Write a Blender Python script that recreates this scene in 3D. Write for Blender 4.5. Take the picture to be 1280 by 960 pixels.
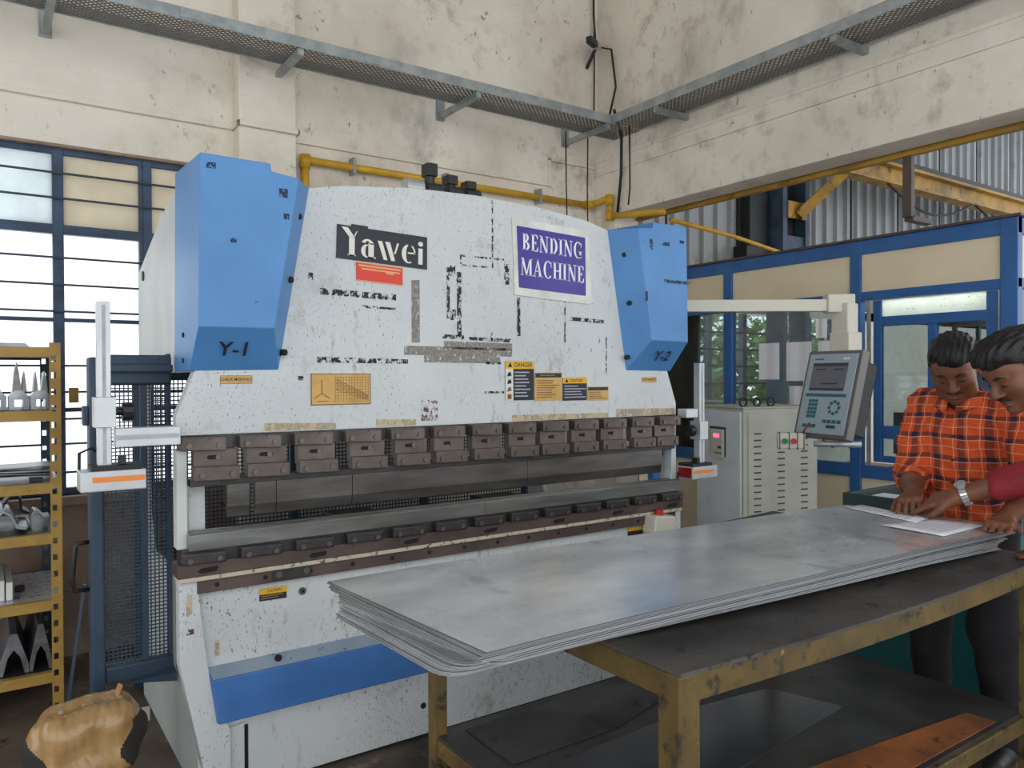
import bpy, math, random
import numpy as np
from mathutils import Vector, Matrix
random.seed(7)
for o in list(bpy.data.objects): bpy.data.objects.remove(o, do_unlink=True)
S = bpy.context.scene
COL = S.collection
# ------------------------------------------------------------------ camera
YAW, PITCH, ROLL = math.radians(34.63), math.radians(-.57), math.radians(-.236)
CAM = Vector((-.5405, -2.7787, 1.47))
_f = Vector((math.sin(YAW), math.cos(YAW), 0)); _r = Vector((math.cos(YAW), -math.sin(YAW), 0)); _u = Vector((0, 0, 1))
fw = _f*math.cos(PITCH)+_u*math.sin(PITCH); up = _u*math.cos(PITCH)-_f*math.sin(PITCH)
rt = _r*math.cos(ROLL)+up*math.sin(ROLL); up = up*math.cos(ROLL)-_r*math.sin(ROLL)
cd = bpy.data.cameras.new('camera'); cd.sensor_width = 36; cd.lens = 961/1280*36; cd.clip_start = .05
cam = bpy.data.objects.new('camera', cd); COL.objects.link(cam)
cam.matrix_world = Matrix(((rt.x, up.x, -fw.x, CAM.x), (rt.y, up.y, -fw.y, CAM.y), (rt.z, up.z, -fw.z, CAM.z), (0, 0, 0, 1)))
S.camera = cam
# ------------------------------------------------------------------ light
w = bpy.data.worlds.new('overcast_sky'); S.world = w; w.use_nodes = True
bg = w.node_tree.nodes['Background']; bg.inputs[0].default_value = (.93, .965, 1, 1); bg.inputs[1].default_value = 1.7
S.view_settings.view_transform = 'Standard'; S.view_settings.look = 'None'
S.view_settings.exposure = .2; S.view_settings.gamma = 1; S.view_settings.use_curve_mapping = False

# ------------------------------------------------------------------ materials
def lin(c):
    return tuple((v/255/12.92 if v/255 <= .04045 else ((v/255+.055)/1.055)**2.4) for v in c)+(1,)
class NT:
    def __init__(s, name):
        s.m = bpy.data.materials.new(name); s.m.use_nodes = True; s.t = s.m.node_tree; s.n = s.t.nodes
        s.b = s.n['Principled BSDF']; s.out = s.n['Material Output']; s._c = None
    def new(s, k, **kw):
        n = s.n.new(k)
        for a, v in kw.items(): setattr(n, a, v)
        return n
    def link(s, a, b): s.t.links.new(a, b)
    def co(s):
        if s._c is None: s._c = s.new('ShaderNodeTexCoord').outputs['Object']
        return s._c
    def noise(s, sc, det=4, rough=.55, scale3=None, typ='N'):
        n = s.new('ShaderNodeTexNoise'); n.inputs['Scale'].default_value = sc; n.inputs['Detail'].default_value = det; n.inputs['Roughness'].default_value = rough
        if scale3:
            mp = s.new('ShaderNodeMapping'); mp.inputs['Scale'].default_value = scale3; s.link(s.co(), mp.inputs[0]); s.link(mp.outputs[0], n.inputs[0])
        else: s.link(s.co(), n.inputs[0])
        return n.outputs[0]
    def ramp(s, v, lo, hi, a=0, b=1):
        r = s.new('ShaderNodeMapRange'); r.inputs[1].default_value = lo; r.inputs[2].default_value = hi; r.inputs[3].default_value = a; r.inputs[4].default_value = b
        s.link(v, r.inputs[0]); return r.outputs[0]
    def math(s, op, a, b=None):
        m = s.new('ShaderNodeMath', operation=op)
        for i, v in enumerate((a, b)):
            if v is None: continue
            if isinstance(v, (int, float)): m.inputs[i].default_value = v
            else: s.link(v, m.inputs[i])
        return m.outputs[0]
    def mix(s, f, a, b):
        m = s.new('ShaderNodeMix', data_type='RGBA')
        for i, v in ((0, f), (6, a), (7, b)):
            if isinstance(v, (int, float)): m.inputs[i].default_value = v
            elif isinstance(v, tuple): m.inputs[i].default_value = v
            else: s.link(v, m.inputs[i])
        return m.outputs[2]
    def bump(s, h, st, d=.01):
        b = s.new('ShaderNodeBump'); b.inputs['Strength'].default_value = st; b.inputs['Distance'].default_value = d; s.link(h, b.inputs['Height']); s.link(b.outputs[0], s.b.inputs['Normal'])
    def xyz(s):
        x = s.new('ShaderNodeSeparateXYZ'); s.link(s.co(), x.inputs[0]); return x.outputs
MAT = {}
def M(name, c, rough=.6, metal=0, vary=None, layers=(), bump=None, rv=None, spec=.5):
    """vary=(colour2, scale, lo, hi[,scale3]); layers = list of (colour, scale, lo, hi, scale3, maskscale, mlo, mhi)"""
    t = NT(name); col = lin(c)
    if vary:
        col = t.mix(t.ramp(t.noise(vary[1], scale3=vary[4] if len(vary) > 4 else None), vary[2], vary[3]), col, lin(vary[0]))
    for L in layers:
        f = t.ramp(t.noise(L[1], det=5, rough=.65, scale3=L[4] if len(L) > 4 else None), L[2], L[3])
        if len(L) > 5: f = t.math('MULTIPLY', f, t.ramp(t.noise(L[5], det=2), L[6], L[7]))
        col = t.mix(f, col, lin(L[0]))
    if isinstance(col, tuple): t.b.inputs['Base Color'].default_value = col
    else: t.link(col, t.b.inputs['Base Color'])
    t.b.inputs['Roughness'].default_value = rough; t.b.inputs['Metallic'].default_value = metal; t.b.inputs['Specular IOR Level'].default_value = spec
    if rv: t.link(t.ramp(t.noise(rv[0], scale3=rv[3] if len(rv) > 3 else None), .3, .7, rv[1], rv[2]), t.b.inputs['Roughness'])
    if bump: t.bump(t.noise(bump[0], det=6), bump[1], bump[2] if len(bump) > 2 else .01)
    MAT[name] = t.m; return t.m
M('plaster', (237, 229, 215), .9, vary=((214, 203, 187), 1.3, .38, .7), layers=[((182, 168, 150), 6, .52, .74, (1, 1, 1), 1.1, .40, .62), ((124, 112, 100), 24, .62, .72, (1, 1, .6), 2.2, .46, .58), ((164, 160, 153), 2.4, .56, .74, (1, 1, .5), 1.2, .45, .6)], bump=(9, .45, .02))
M('plaster_dark', (168, 146, 126), .9, vary=((128, 104, 90), 2.2, .35, .65), layers=[((90, 74, 64), 14, .6, .7)], bump=(9, .25, .02))
M('concrete_floor', (120, 104, 88), .75, vary=((66, 58, 51), 1.6, .35, .65), layers=[((170, 156, 134), 5, .58, .75), ((40, 36, 33), 9, .6, .7)], bump=(14, .2, .01), rv=(3, .45, .85))
M('white_paint', (210, 214, 214), .42, vary=((194, 199, 200), 2, .35, .7), layers=[((150, 140, 126), 7, .58, .75, (1, 1, 1), 1.6, .5, .65), ((70, 68, 68), 150, .61, .64, (1, 1, .45), 1.7, .38, .56), ((84, 80, 78), 75, .665, .685, (1, 1, .3), 3, .36, .55), ((170, 164, 156), 30, .56, .66, (1, 1, .3), 2.4, .44, .6)], bump=(40, .05, .003))
M('white_side', (206, 212, 208), .45, vary=((188, 196, 194), 3, .4, .65), layers=[((110, 100, 90), 18, .7, .73)])
M('blue_paint', (84, 144, 202), .42, vary=((74, 130, 188), 3, .35, .7), layers=[((40, 66, 92), 55, .70, .72, (1, 1, .7), 3, .45, .55)])
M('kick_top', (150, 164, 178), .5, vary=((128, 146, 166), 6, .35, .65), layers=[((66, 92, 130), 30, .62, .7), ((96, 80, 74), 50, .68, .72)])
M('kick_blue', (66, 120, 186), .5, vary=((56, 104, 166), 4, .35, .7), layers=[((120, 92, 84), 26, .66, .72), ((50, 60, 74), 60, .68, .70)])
M('cabin_blue', (48, 104, 168), .42, vary=((40, 90, 150), 5, .35, .7), layers=[((110, 125, 140), 60, .74, .75)])
M('cabin_panel', (234, 220, 190), .6, vary=((226, 210, 180), 2.5, .4, .7))
M('gate_blue', (52, 72, 92), .5, vary=((40, 58, 76), 6, .35, .7), layers=[((86, 92, 96), 30, .68, .72)])
M('window_blue', (66, 86, 112), .6, vary=((50, 64, 84), 8, .4, .65))
M('rod', (74, 84, 100), .6)
M('clamp_brown', (112, 100, 94), .45, .25, vary=((88, 78, 72), 9, .35, .65), layers=[((54, 48, 46), 40, .64, .7)])
M('clamp_dark', (74, 70, 70), .42, .35, vary=((52, 49, 49), 9, .35, .65), layers=[((100, 92, 86), 40, .66, .72)])
M('band_brown', (98, 82, 76), .5, .15, vary=((74, 62, 58), 6, .35, .65), layers=[((50, 44, 42), 50, .66, .7)])
M('tool_steel', (110, 106, 102), .38, .55, vary=((84, 80, 76), 5, .35, .65, (.6, 1, 4)), rv=(8, .3, .5))
M('die_steel', (142, 144, 140), .35, .6, vary=((112, 112, 108), 5, .35, .65, (.5, 1, 4)))
M('black_metal', (34, 35, 38), .5, .1, vary=((24, 25, 27), 8, .4, .6))
M('bolt', (104, 100, 96), .38, .6)
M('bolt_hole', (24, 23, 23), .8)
M('cream_edge', (196, 186, 164), .6, layers=[((90, 76, 64), 40, .55, .62)])
M('aluminium', (202, 206, 208), .36, .45, vary=((184, 188, 190), 4, .4, .65))
M('orange_stripe', (240, 140, 60), .5)
M('red_glass', (140, 24, 26), .25)
M('yellow_rack', (186, 148, 72), .5, vary=((160, 124, 58), 6, .4, .65), layers=[((84, 66, 46), 45, .67, .71)])
M('yellow_pipe', (214, 168, 40), .45, vary=((190, 142, 30), 6, .4, .65))
M('yellow_crane', (186, 142, 48), .5, vary=((128, 96, 40), 3, .4, .65), layers=[((70, 58, 44), 9, .58, .68)])
M('galvanised', (168, 174, 174), .45, .4, vary=((146, 152, 152), 10, .4, .6))
M('corrugated', (170, 176, 180), .5, .15, vary=((140, 142, 144), 1.2, .35, .65, (1, 1, .3)), layers=[((104, 90, 78), 2.2, .56, .72)])
M('dark_steel', (54, 54, 58), .5, .3)
M('cabinet_grey', (196, 196, 184), .5, vary=((182, 180, 166), 3, .4, .65))
M('cabinet_lit', (230, 234, 238), .42, vary=((216, 222, 226), 3, .4, .65))  # lit copy of the cabinet grey: window light painted into the door side
M('vent_dark', (70, 70, 66), .8)
M('console_grey', (112, 110, 106), .45, .2)
M('console_plate', (166, 182, 190), .4)
M('key_teal', (46, 108, 122), .5)
M('screen', (112, 112, 120), .25)
M('screen_dark', (62, 66, 80), .25)
M('ivory', (208, 204, 188), .5)
M('white_plastic', (232, 232, 228), .5)
M('black_plastic', (22, 22, 24), .45)
M('green_button', (20, 120, 80), .4)
M('red_button', (190, 36, 34), .4)
M('pink_led', (255, 120, 160), .4)
M('sign_purple', (64, 52, 152), .35, vary=((56, 44, 138), 6, .4, .65))
M('sign_white', (224, 224, 218), .4, vary=((204, 204, 194), 9, .4, .65))
M('letter_white', (236, 238, 242), .45)
M('logo_black', (34, 38, 48), .5)
M('logo_letter', (226, 224, 212), .5)
M('label_red', (222, 66, 48), .5)
M('label_red_text', (232, 170, 120), .5)
M('label_tan', (214, 172, 100), .55, vary=((200, 156, 86), 14, .4, .65))
M('label_yellow', (226, 174, 44), .5)
M('label_black', (36, 36, 42), .5)
M('label_line', (150, 128, 84), .6)
M('label_line_dark', (120, 88, 44), .6)
M('ink', (26, 30, 44), .7)
M('table_top', (92, 88, 84), .55, .2, vary=((62, 58, 55), 3, .35, .65), layers=[((120, 92, 56), 8, .66, .75), ((40, 38, 37), 18, .6, .68)], bump=(16, .15, .006), rv=(5, .38, .7))
M('table_frame', (112, 92, 48), .5, .1, vary=((82, 68, 42), 7, .35, .65), layers=[((50, 44, 34), 16, .56, .66), ((188, 152, 50), 22, .66, .72)])
M('shelf_plate', (84, 82, 80), .45, .35, vary=((58, 56, 55), 2.4, .35, .65), layers=[((44, 42, 42), 7, .6, .7)], rv=(4, .3, .6))
M('sheet_steel', (222, 224, 226), .3, .45, vary=((168, 172, 176), 2.2, .35, .7, (1, 2.2, 1)), layers=[((222, 224, 226), 24, .68, .72, (.35, 1, 1)), ((120, 124, 128), 3, .6, .75, (1, .5, 1))], rv=(2.5, .16, .34, (1, 1, 1)))
M('sheet_edge', (176, 178, 180), .4, .5)
M('sheet_edge_shade', (104, 106, 110), .45, .5)  # darker edge colour paints in shade the thin sheet gaps do not cast
M('sheet_edge_halfshade', (142, 145, 148), .42, .5)  # weaker step of the same painted gap shade
M('rust_sheet', (176, 104, 48), .7, .1, vary=((116, 70, 40), 4, .35, .65), layers=[((70, 44, 30), 12, .6, .68)])
M('dull_sheet', (120, 126, 132), .22, .7, vary=((96, 100, 106), 2, .35, .65))
M('paper', (238, 238, 246), .7)
M('paper_lilac', (222, 206, 232), .7)
M('print_grey', (176, 176, 192), .7)
M('teal_paint', (24, 96, 98), .5, vary=((18, 80, 84), 4, .4, .65))
M('dark_green', (52, 72, 66), .5)
M('tape_tan', (184, 150, 104), .14, vary=((158, 122, 78), 9, .35, .65, (3, 1, 1)), layers=[((110, 86, 58), 14, .68, .74)], bump=(34, .35, .008))
M('dark_rubber', (44, 40, 38), .8)
M('grey_block', (90, 92, 92), .6)
M('cable_black', (26, 26, 28), .6)
M('skin', (130, 82, 60), .5, vary=((112, 70, 50), 14, .35, .65))
M('skin_tip', (186, 138, 112), .45)
M('hair', (13, 11, 11), .5, vary=((24, 20, 19), 60, .45, .65), bump=(110, .6, .006))
M('lips', (134, 76, 66), .5)
M('maroon', (148, 36, 48), .8, vary=((124, 28, 40), 12, .35, .65), bump=(20, .2, .01))
M('trousers', (30, 28, 32), .85, vary=((22, 20, 24), 10, .35, .65))
M('shoe', (26, 24, 26), .5)
M('watch_steel', (206, 208, 206), .28, .75)
M('leaf', (70, 110, 48), .6, vary=((124, 150, 84), 3, .4, .6))
M('bark', (158, 122, 100), .85)
M('residue', (96, 92, 90), .8)
M('wood', (170, 128, 76), .6)
M('monitor', (44, 48, 58), .4)
M('far_board', (150, 158, 170), .6)
M('light_steel', (176, 180, 186), .3, .7, vary=((120, 124, 130), 8, .35, .65))
M('shelf_bright', (214, 212, 214), .35, .45, layers=[((120, 110, 108), 40, .55, .64)])
def glassy(name, tint, mixf, rough=.02):
    t = NT(name); tr = t.new('ShaderNodeBsdfTransparent'); tr.inputs[0].default_value = lin(tint)
    gl = t.new('ShaderNodeBsdfGlossy'); gl.inputs['Roughness'].default_value = rough; gl.inputs[0].default_value = (1, 1, 1, 1)
    fr = t.new('ShaderNodeFresnel'); fr.inputs[0].default_value = 1.5
    ms = t.new('ShaderNodeMixShader'); f = t.math('ADD', fr.outputs[0], mixf); t.link(f, ms.inputs[0]); t.link(tr.outputs[0], ms.inputs[1]); t.link(gl.outputs[0], ms.inputs[2]); t.link(ms.outputs[0], t.out.inputs[0]); MAT[name] = t.m
glassy('cabin_glass', (214, 224, 226), .04)
def trans(name, c, diff, clear=0):
    t = NT(name); a = t.new('ShaderNodeBsdfTranslucent'); b = t.new('ShaderNodeBsdfDiffuse')
    col = t.mix(t.ramp(t.noise(4), .35, .65), lin(c), lin(tuple(int(v*.93) for v in c)))
    t.link(col, a.inputs[0]); t.link(col, b.inputs[0])
    ms = t.new('ShaderNodeMixShader'); ms.inputs[0].default_value = diff; t.link(a.outputs[0], ms.inputs[1]); t.link(b.outputs[0], ms.inputs[2]); last = ms.outputs[0]
    if clear:
        tr = t.new('ShaderNodeBsdfTransparent'); m2 = t.new('ShaderNodeMixShader'); m2.inputs[0].default_value = clear
        t.link(last, m2.inputs[1]); t.link(tr.outputs[0], m2.inputs[2]); last = m2.outputs[0]
    t.link(last, t.out.inputs[0]); MAT[name] = t.m
trans('pane_bright', (255, 255, 255), .0, .75)
trans('pane_grey', (236, 242, 244), .25)
trans('pane_cream', (234, 226, 208), .55)
trans('pane_lit', (250, 250, 244), .25)
def emit(name, c, s):
    t = NT(name); e = t.new('ShaderNodeEmission'); e.inputs[0].default_value = lin(c); e.inputs[1].default_value = s; t.link(e.outputs[0], t.out.inputs[0]); MAT[name] = t.m
emit('tube', (240, 255, 250), 14); emit('led', (255, 110, 150), 1.2)
def perforated():
    t = NT('tray_perforated'); t.b.inputs['Base Color'].default_value = lin((112, 110, 106)); t.b.inputs['Roughness'].default_value = .5; t.b.inputs['Metallic'].default_value = .2
    x, y, z = t.xyz(); P = .034
    def cell(dx):
        a = t.math('SUBTRACT', t.math('FRACT', t.math('ADD', t.math('DIVIDE', x, P), dx)), .5); b = t.math('SUBTRACT', t.math('FRACT', t.math('ADD', t.math('DIVIDE', y, P), dx)), .5)
        return t.math('ADD', t.math('MULTIPLY', a, a), t.math('MULTIPLY', b, b))
    h = t.math('LESS_THAN', t.math('MINIMUM', cell(0), cell(.5)), .042)
    tr = t.new('ShaderNodeBsdfTransparent'); ms = t.new('ShaderNodeMixShader'); t.link(h, ms.inputs[0]); t.link(t.b.outputs[0], ms.inputs[1]); t.link(tr.outputs[0], ms.inputs[2]); t.link(ms.outputs[0], t.out.inputs[0]); MAT['tray_perforated'] = t.m
perforated()
def wornmark(name, c, lo, hi, sc=30):
    t = NT(name); t.b.inputs['Base Color'].default_value = lin(c); t.b.inputs['Roughness'].default_value = .8
    f = t.ramp(t.noise(sc, det=6, rough=.75, scale3=(1, 1, .7)), lo, hi); tr = t.new('ShaderNodeBsdfTransparent'); ms = t.new('ShaderNodeMixShader'); t.link(f, ms.inputs[0]); t.link(tr.outputs[0], ms.inputs[1]); t.link(t.b.outputs[0], ms.inputs[2]); t.link(ms.outputs[0], t.out.inputs[0]); MAT[name] = t.m
wornmark('mark_black', (48, 47, 48), .47, .54, 48); wornmark('mark_grey', (150, 144, 136), .38, .56, 40); wornmark('mark_rust', (110, 66, 56), .5, .6, 50); wornmark('mark_tan', (196, 180, 150), .36, .55, 25); wornmark('mark_navy', (44, 62, 84), .47, .53, 90)
def plaid():
    t = NT('plaid'); x, y, z = t.xyz(); base = lin((220, 86, 36))
    wob = t.ramp(t.noise(7, det=1), 0, 1, -.012, .012)
    y = t.math('ADD', y, wob); z = t.math('ADD', z, wob)
    def band(c, per, off, wdt):
        fr = t.math('FRACT', t.math('ADD', t.math('DIVIDE', c, per), off)); return t.math('LESS_THAN', t.math('ABSOLUTE', t.math('SUBTRACT', fr, .5)), wdt/2)
    vy = band(y, .088, .30, .27); vz = band(z, .080, .1, .20)
    col = t.mix(t.math('MULTIPLY', vy, .72), base, lin((74, 42, 40))); col = t.mix(t.math('MULTIPLY', vz, .72), col, lin((74, 38, 36)))
    col = t.mix(t.math('MULTIPLY', vy, vz), col, lin((30, 38, 64)))
    for c, per, offs in ((y, .088, (.02, .55)), (z, .080, (.62, .23))):
        for o in offs: col = t.mix(t.math('MULTIPLY', band(c, per, o, .034), .5), col, lin((226, 196, 170)))
    t.link(col, t.b.inputs['Base Color']); t.b.inputs['Roughness'].default_value = .85; t.bump(t.noise(24, det=3), .25, .01); MAT['plaid'] = t.m
plaid()

# ------------------------------------------------------------------ builders
def tag(o, label=None, cat=None, group=None, kind=None):
    if label: o['label'] = label
    if cat: o['category'] = cat
    if group: o['group'] = group
    if kind: o['kind'] = kind
    return o
def thing(name, label, cat, loc=(0, 0, 0), rz=0, group=None, kind=None):
    o = bpy.data.objects.new(name, None); COL.objects.link(o); o.location = loc; o.rotation_euler = (0, 0, rz); o.empty_display_size = .1
    return tag(o, label, cat, group, kind)
def setting(name, loc=(0, 0, 0)):
    o = bpy.data.objects.new(name, None); COL.objects.link(o); o.location = loc; o['kind'] = 'structure'; return o
def top(o):
    while o.parent: o = o.parent
    return o
class B:
    """collects shapes in world metres (or local ones when the thing is turned) and links them as one mesh"""
    def __init__(s): s.v = []; s.f = []; s.mi = []; s.cur = 0
    def add(s, vs, fs):
        n = len(s.v); s.v += [tuple(p) for p in vs]; s.f += [tuple(i+n for i in f) for f in fs]; s.mi += [s.cur]*len(fs); return s
    def box(s, x0, x1, y0, y1, z0, z1):
        return s.add([(x0, y0, z0), (x1, y0, z0), (x1, y1, z0), (x0, y1, z0), (x0, y0, z1), (x1, y0, z1), (x1, y1, z1), (x0, y1, z1)],
                     [(0, 3, 2, 1), (4, 5, 6, 7), (0, 1, 5, 4), (1, 2, 6, 5), (2, 3, 7, 6), (3, 0, 4, 7)])
    def bar(s, a, b, w, h, upv=(0, 0, 1)):
        a = Vector(a); b = Vector(b); d = (b-a).normalized(); u = Vector(upv); sd = d.cross(u)
        if sd.length < 1e-4: sd = d.cross(Vector((1, 0, 0)))
        sd.normalize(); u = sd.cross(d); P = []
        for p in (a, b):
            for i, j in ((-1, -1), (1, -1), (1, 1), (-1, 1)): P.append(p+sd*(i*w/2)+u*(j*h/2))
        return s.add(P, [(0, 3, 2, 1), (4, 5, 6, 7), (0, 1, 5, 4), (1, 2, 6, 5), (2, 3, 7, 6), (3, 0, 4, 7)])
    def prism(s, pts, vec):
        n = len(pts); vec = Vector(vec); P = [Vector(p) for p in pts]; Q = [p+vec for p in P]
        return s.add(P+Q, [tuple(range(n)), tuple(range(2*n-1, n-1, -1))]+[(i, n+i, n+(i+1) % n, (i+1) % n) for i in range(n)])
    def xz(s, pts, y0, y1): return s.prism([(x, y0, z) for x, z in pts], (0, y1-y0, 0))
    def yz(s, pts, x0, x1): return s.prism([(x0, y, z) for y, z in pts], (x1-x0, 0, 0))
    def xy(s, pts, z0, z1): return s.prism([(x, y, z0) for x, y in pts], (0, 0, z1-z0))
    def tube(s, pts, r, n=10, cap=True):
        P = [Vector(p) for p in pts]; R = r if isinstance(r, (list, tuple)) else [r]*len(P); V = []; prev = None
        for i, p in enumerate(P):
            d = (P[min(i+1, len(P)-1)]-P[max(i-1, 0)]).normalized()
            a = d.cross(Vector((0, 0, 1))) if prev is None else prev-d*prev.dot(d)
            if a.length < 1e-3: a = d.cross(Vector((1, 0, 0)))
            a.normalize(); prev = a; b = d.cross(a)
            V += [p+(a*math.cos(2*math.pi*k/n)+b*math.sin(2*math.pi*k/n))*R[i] for k in range(n)]
        F = [(i*n+k, i*n+(k+1) % n, (i+1)*n+(k+1) % n, (i+1)*n+k) for i in range(len(P)-1) for k in range(n)]
        if cap: F += [tuple(range(n-1, -1, -1)), tuple(range((len(P)-1)*n, len(P)*n))]
        return s.add(V, F)
    def cyl(s, a, b, r, n=16, r2=None): return s.tube([a, b], [r, r if r2 is None else r2], n)
    def o(s, name, mat, parent=None, smooth=False, bevel=0, local=False, label=None):
        me = bpy.data.meshes.new(name); v = s.v
        if parent is not None and not local:
            L = top(parent).location; v = [(p[0]-L.x, p[1]-L.y, p[2]-L.z) for p in v]
        me.from_pydata(v, [], s.f)
        for m in (mat if isinstance(mat, (list, tuple)) else [mat]): me.materials.append(MAT[m])
        if any(s.mi): me.polygons.foreach_set('material_index', s.mi)
        import bmesh
        bm = bmesh.new(); bm.from_mesh(me); bmesh.ops.recalc_face_normals(bm, faces=bm.faces[:]); bm.to_mesh(me); bm.free()
        if smooth: me.polygons.foreach_set('use_smooth', [True]*len(me.polygons))
        ob = bpy.data.objects.new(name, me); COL.objects.link(ob)
        if parent is not None: ob.parent = parent
        if bevel:
            md = ob.modifiers.new('bevel', 'BEVEL'); md.width = bevel; md.segments = 2; md.limit_method = 'ANGLE'
        if label: ob['label'] = label
        return ob
def bx(name, mat, parent, x0, x1, y0, y1, z0, z1, bevel=0, **k): return B().box(x0, x1, y0, y1, z0, z1).o(name, mat, parent, bevel=bevel, **k)
def at(ob, loc, label=None, cat=None, group=None, kind=None):
    """re-centre a one-mesh thing on its base point"""
    loc = Vector(loc); ob.data.transform(Matrix.Translation(-loc)); ob.location = loc; return tag(ob, label, cat, group, kind)
def share(ob, parent, shift):
    c = ob.copy(); COL.objects.link(c); c.parent = parent; c.location = Vector(shift); return c
def text_mesh(txt, size):
    cu = bpy.data.curves.new('t', 'FONT'); cu.body = txt; cu.size = size; cu.align_x = 'CENTER'; cu.align_y = 'CENTER'; cu.offset = size*.012
    ob = bpy.data.objects.new('t', cu); COL.objects.link(ob); bpy.context.view_layer.update()
    me = bpy.data.meshes.new_from_object(ob.evaluated_get(bpy.context.evaluated_depsgraph_get())); bpy.data.objects.remove(ob); bpy.data.curves.remove(cu)
    return me
def text(txt, size, org, parent, mat, xa=(1, 0, 0), za=(0, 0, 1), squeeze=1, name='lettering'):
    """flat printed word; org is world, drawn along xa (reading direction) and za (up)"""
    me = text_mesh(txt, size); L = top(parent).location if parent else Vector(); xa = Vector(xa); za = Vector(za); org = Vector(org)-L
    for v in me.vertices: v.co = org+xa*(v.co.x*squeeze)+za*v.co.y
    me.name = name; me.materials.clear(); me.materials.append(MAT[mat]); ob = bpy.data.objects.new(name, me); COL.objects.link(ob); ob.parent = parent
    return ob
# ------------------------------------------------------------------ room shell
YW, XR = 1.9, 3.53
tag(bx('floor', 'concrete_floor', None, -6, 15, -6, 2.6, -.1, 0), kind='structure')
wb = B()
wb.box(-6, .70, YW, YW+.22, 0, .85).box(-6, .70, YW, YW+.22, 2.70, 6).box(.70, XR+.3, YW, YW+.22, 0, 6)
wb = tag(wb.o('wall_back', 'plaster'), kind='structure')
bx('column', 'plaster', wb, .70, 1.035, YW-.12, YW+.001, 0, 6, .006)
bx('dado', 'plaster_dark', wb, -6, .70, YW-.006, YW, 0, .80)
bx('sill', 'plaster_dark', wb, -6, .70, YW-.05, YW+.1, .80, .85, .006)
for a in ((-6, .70, YW-.03, YW), (.685, .70, YW-.15, YW), (.685, 1.05, YW-.15, YW-.12), (1.035, 1.05, YW-.15, YW)): bx('ledge', 'plaster', wb, *a, 2.925, 2.955, .004)
bx('ledge', 'plaster', wb, 1.05, 3.05, YW-.022, YW, 2.915, 2.935, .004); bx('ledge', 'plaster', wb, 3.03, 3.05, YW-.022, YW, 2.935, 3.13, .004); bx('ledge', 'plaster', wb, 3.03, XR, YW-.022, YW, 3.11, 3.13, .004)
bx('string_course', 'plaster', wb, -6, .70, YW-.012, YW, 2.955, 3.085, .004)
wr = tag(bx('wall_right', 'plaster', None, XR, XR+.22, -6, YW, 3.17, 6), kind='structure')
bx('beam', 'plaster', wr, XR-.03, 3.71, -6, YW, 2.72, 3.165, .006)
bx('beam_fillet', 'plaster', wr, XR-.045, XR, -6, YW, 3.15, 3.18, .004)
bx('beam_upper_face', 'plaster', wr, XR-.042, XR, -6, YW, 3.05, 3.15, .003)
bx('column', 'plaster', wr, XR-.03, 3.74, 1.66, YW, 0, 2.72, .006)
# window in the back wall
w1 = setting('window_1', (-.2, YW, .85))
def wv(x0, x1, n='mullion'): bx(n, 'window_blue', w1, x0, x1, YW+.03, YW+.09, .85, 2.70, .003)
for x in (-.223, -.64, -1.06, -1.48): wv(x, x+.051)
wv(.193, .206); wv(.213, .258); wv(.62, .67)
for z0, z1 in ((2.655, 2.70), (2.235, 2.284), (1.77, 1.79), (1.29, 1.312), (.85, .885)): bx('transom', 'window_blue', w1, -2, .70, YW+.035, YW+.085, z0, z1, .003)
bx('head_board', 'plaster_dark', w1, -2, .70, YW-.004, YW+.03, 2.685, 2.70)
for z in (2.551, 2.419, 2.106, 1.964, 1.823, 1.536, 1.397, 1.254, 1.122, .971): B().cyl((-2, YW+.015, z), (.70, YW+.015, z), .0065, 6).o('grille_rod', 'rod', w1, smooth=True)
xs = [-1.48, -1.06, -.64, -.223, .193, .62]
for i, x in enumerate(xs):
    x1 = xs[i+1] if i+1 < len(xs) else .70
    for z0, z1, m in ((2.284, 2.655, 'pane_grey' if x < -.3 else 'pane_cream'), (1.79, 2.235, 'pane_bright'), (1.312, 1.77, 'pane_bright'), (.885, 1.29, 'pane_bright')):
        bx('pane', m, w1, x+.05, x1, YW+.058, YW+.062, z0, z1)
# broken paint strips on the upper panes' putty
# far bay: corrugated wall, its low wall and window
wf = setting('wall_far', (3.7, 2.3, 0))
prof = [(0, 0), (.05, 0), (.07, -.035), (.12, -.035), (.14, 0), (.2, 0)]
pan = None
for k in range(11):
    if pan is None:
        b = B(); pts = []
        for j in range(5): pts += [(j*.2+x, y) for x, y in prof[:-1]]
        pts += [(.995, 0)]; n = len(pts)
        V = [(3.72+x, 2.3+y, 2.2) for x, y in pts]+[(3.72+x, 2.3+y, 5.6) for x, y in pts]; b.add(V, [(i, i+1, n+i+1, n+i) for i in range(n-1)])
        pan = b.o('corrugated_panel', 'corrugated', wf)
    else: share(pan, wf, (k*1.0, 0, 0))
for k in range(1, 11): bx('panel_joint', 'dark_steel', wf, 3.72+k-.012, 3.72+k, 2.285, 2.31, 2.2, 5.6)
bx('low_wall', 'plaster', wf, 3.72, 14.7, 2.3, 2.5, 0, .85); bx('low_wall', 'plaster', wf, 3.72, 4.55, 2.3, 2.5, .85, 2.2); bx('low_wall', 'plaster', wf, 7.9, 14.7, 2.3, 2.5, .85, 2.2); bx('lintel', 'plaster', wf, 3.72, 14.7, 2.3, 2.5, 2.1, 2.2)
w2 = setting('window_2', (5.5, 2.35, .85))
for x in (4.55, 5.15, 5.32, 5.85, 6.4, 6.95, 7.4): bx('mullion', 'window_blue', w2, x, x+.06, 2.33, 2.39, .85, 2.1)
for z in (1.05, 1.22, 1.39, 1.56, 1.73, 1.9): B().cyl((4.55, 2.33, z), (7.9, 2.33, z), .011, 6).o('grille_rod', 'dark_steel', w2)
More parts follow.
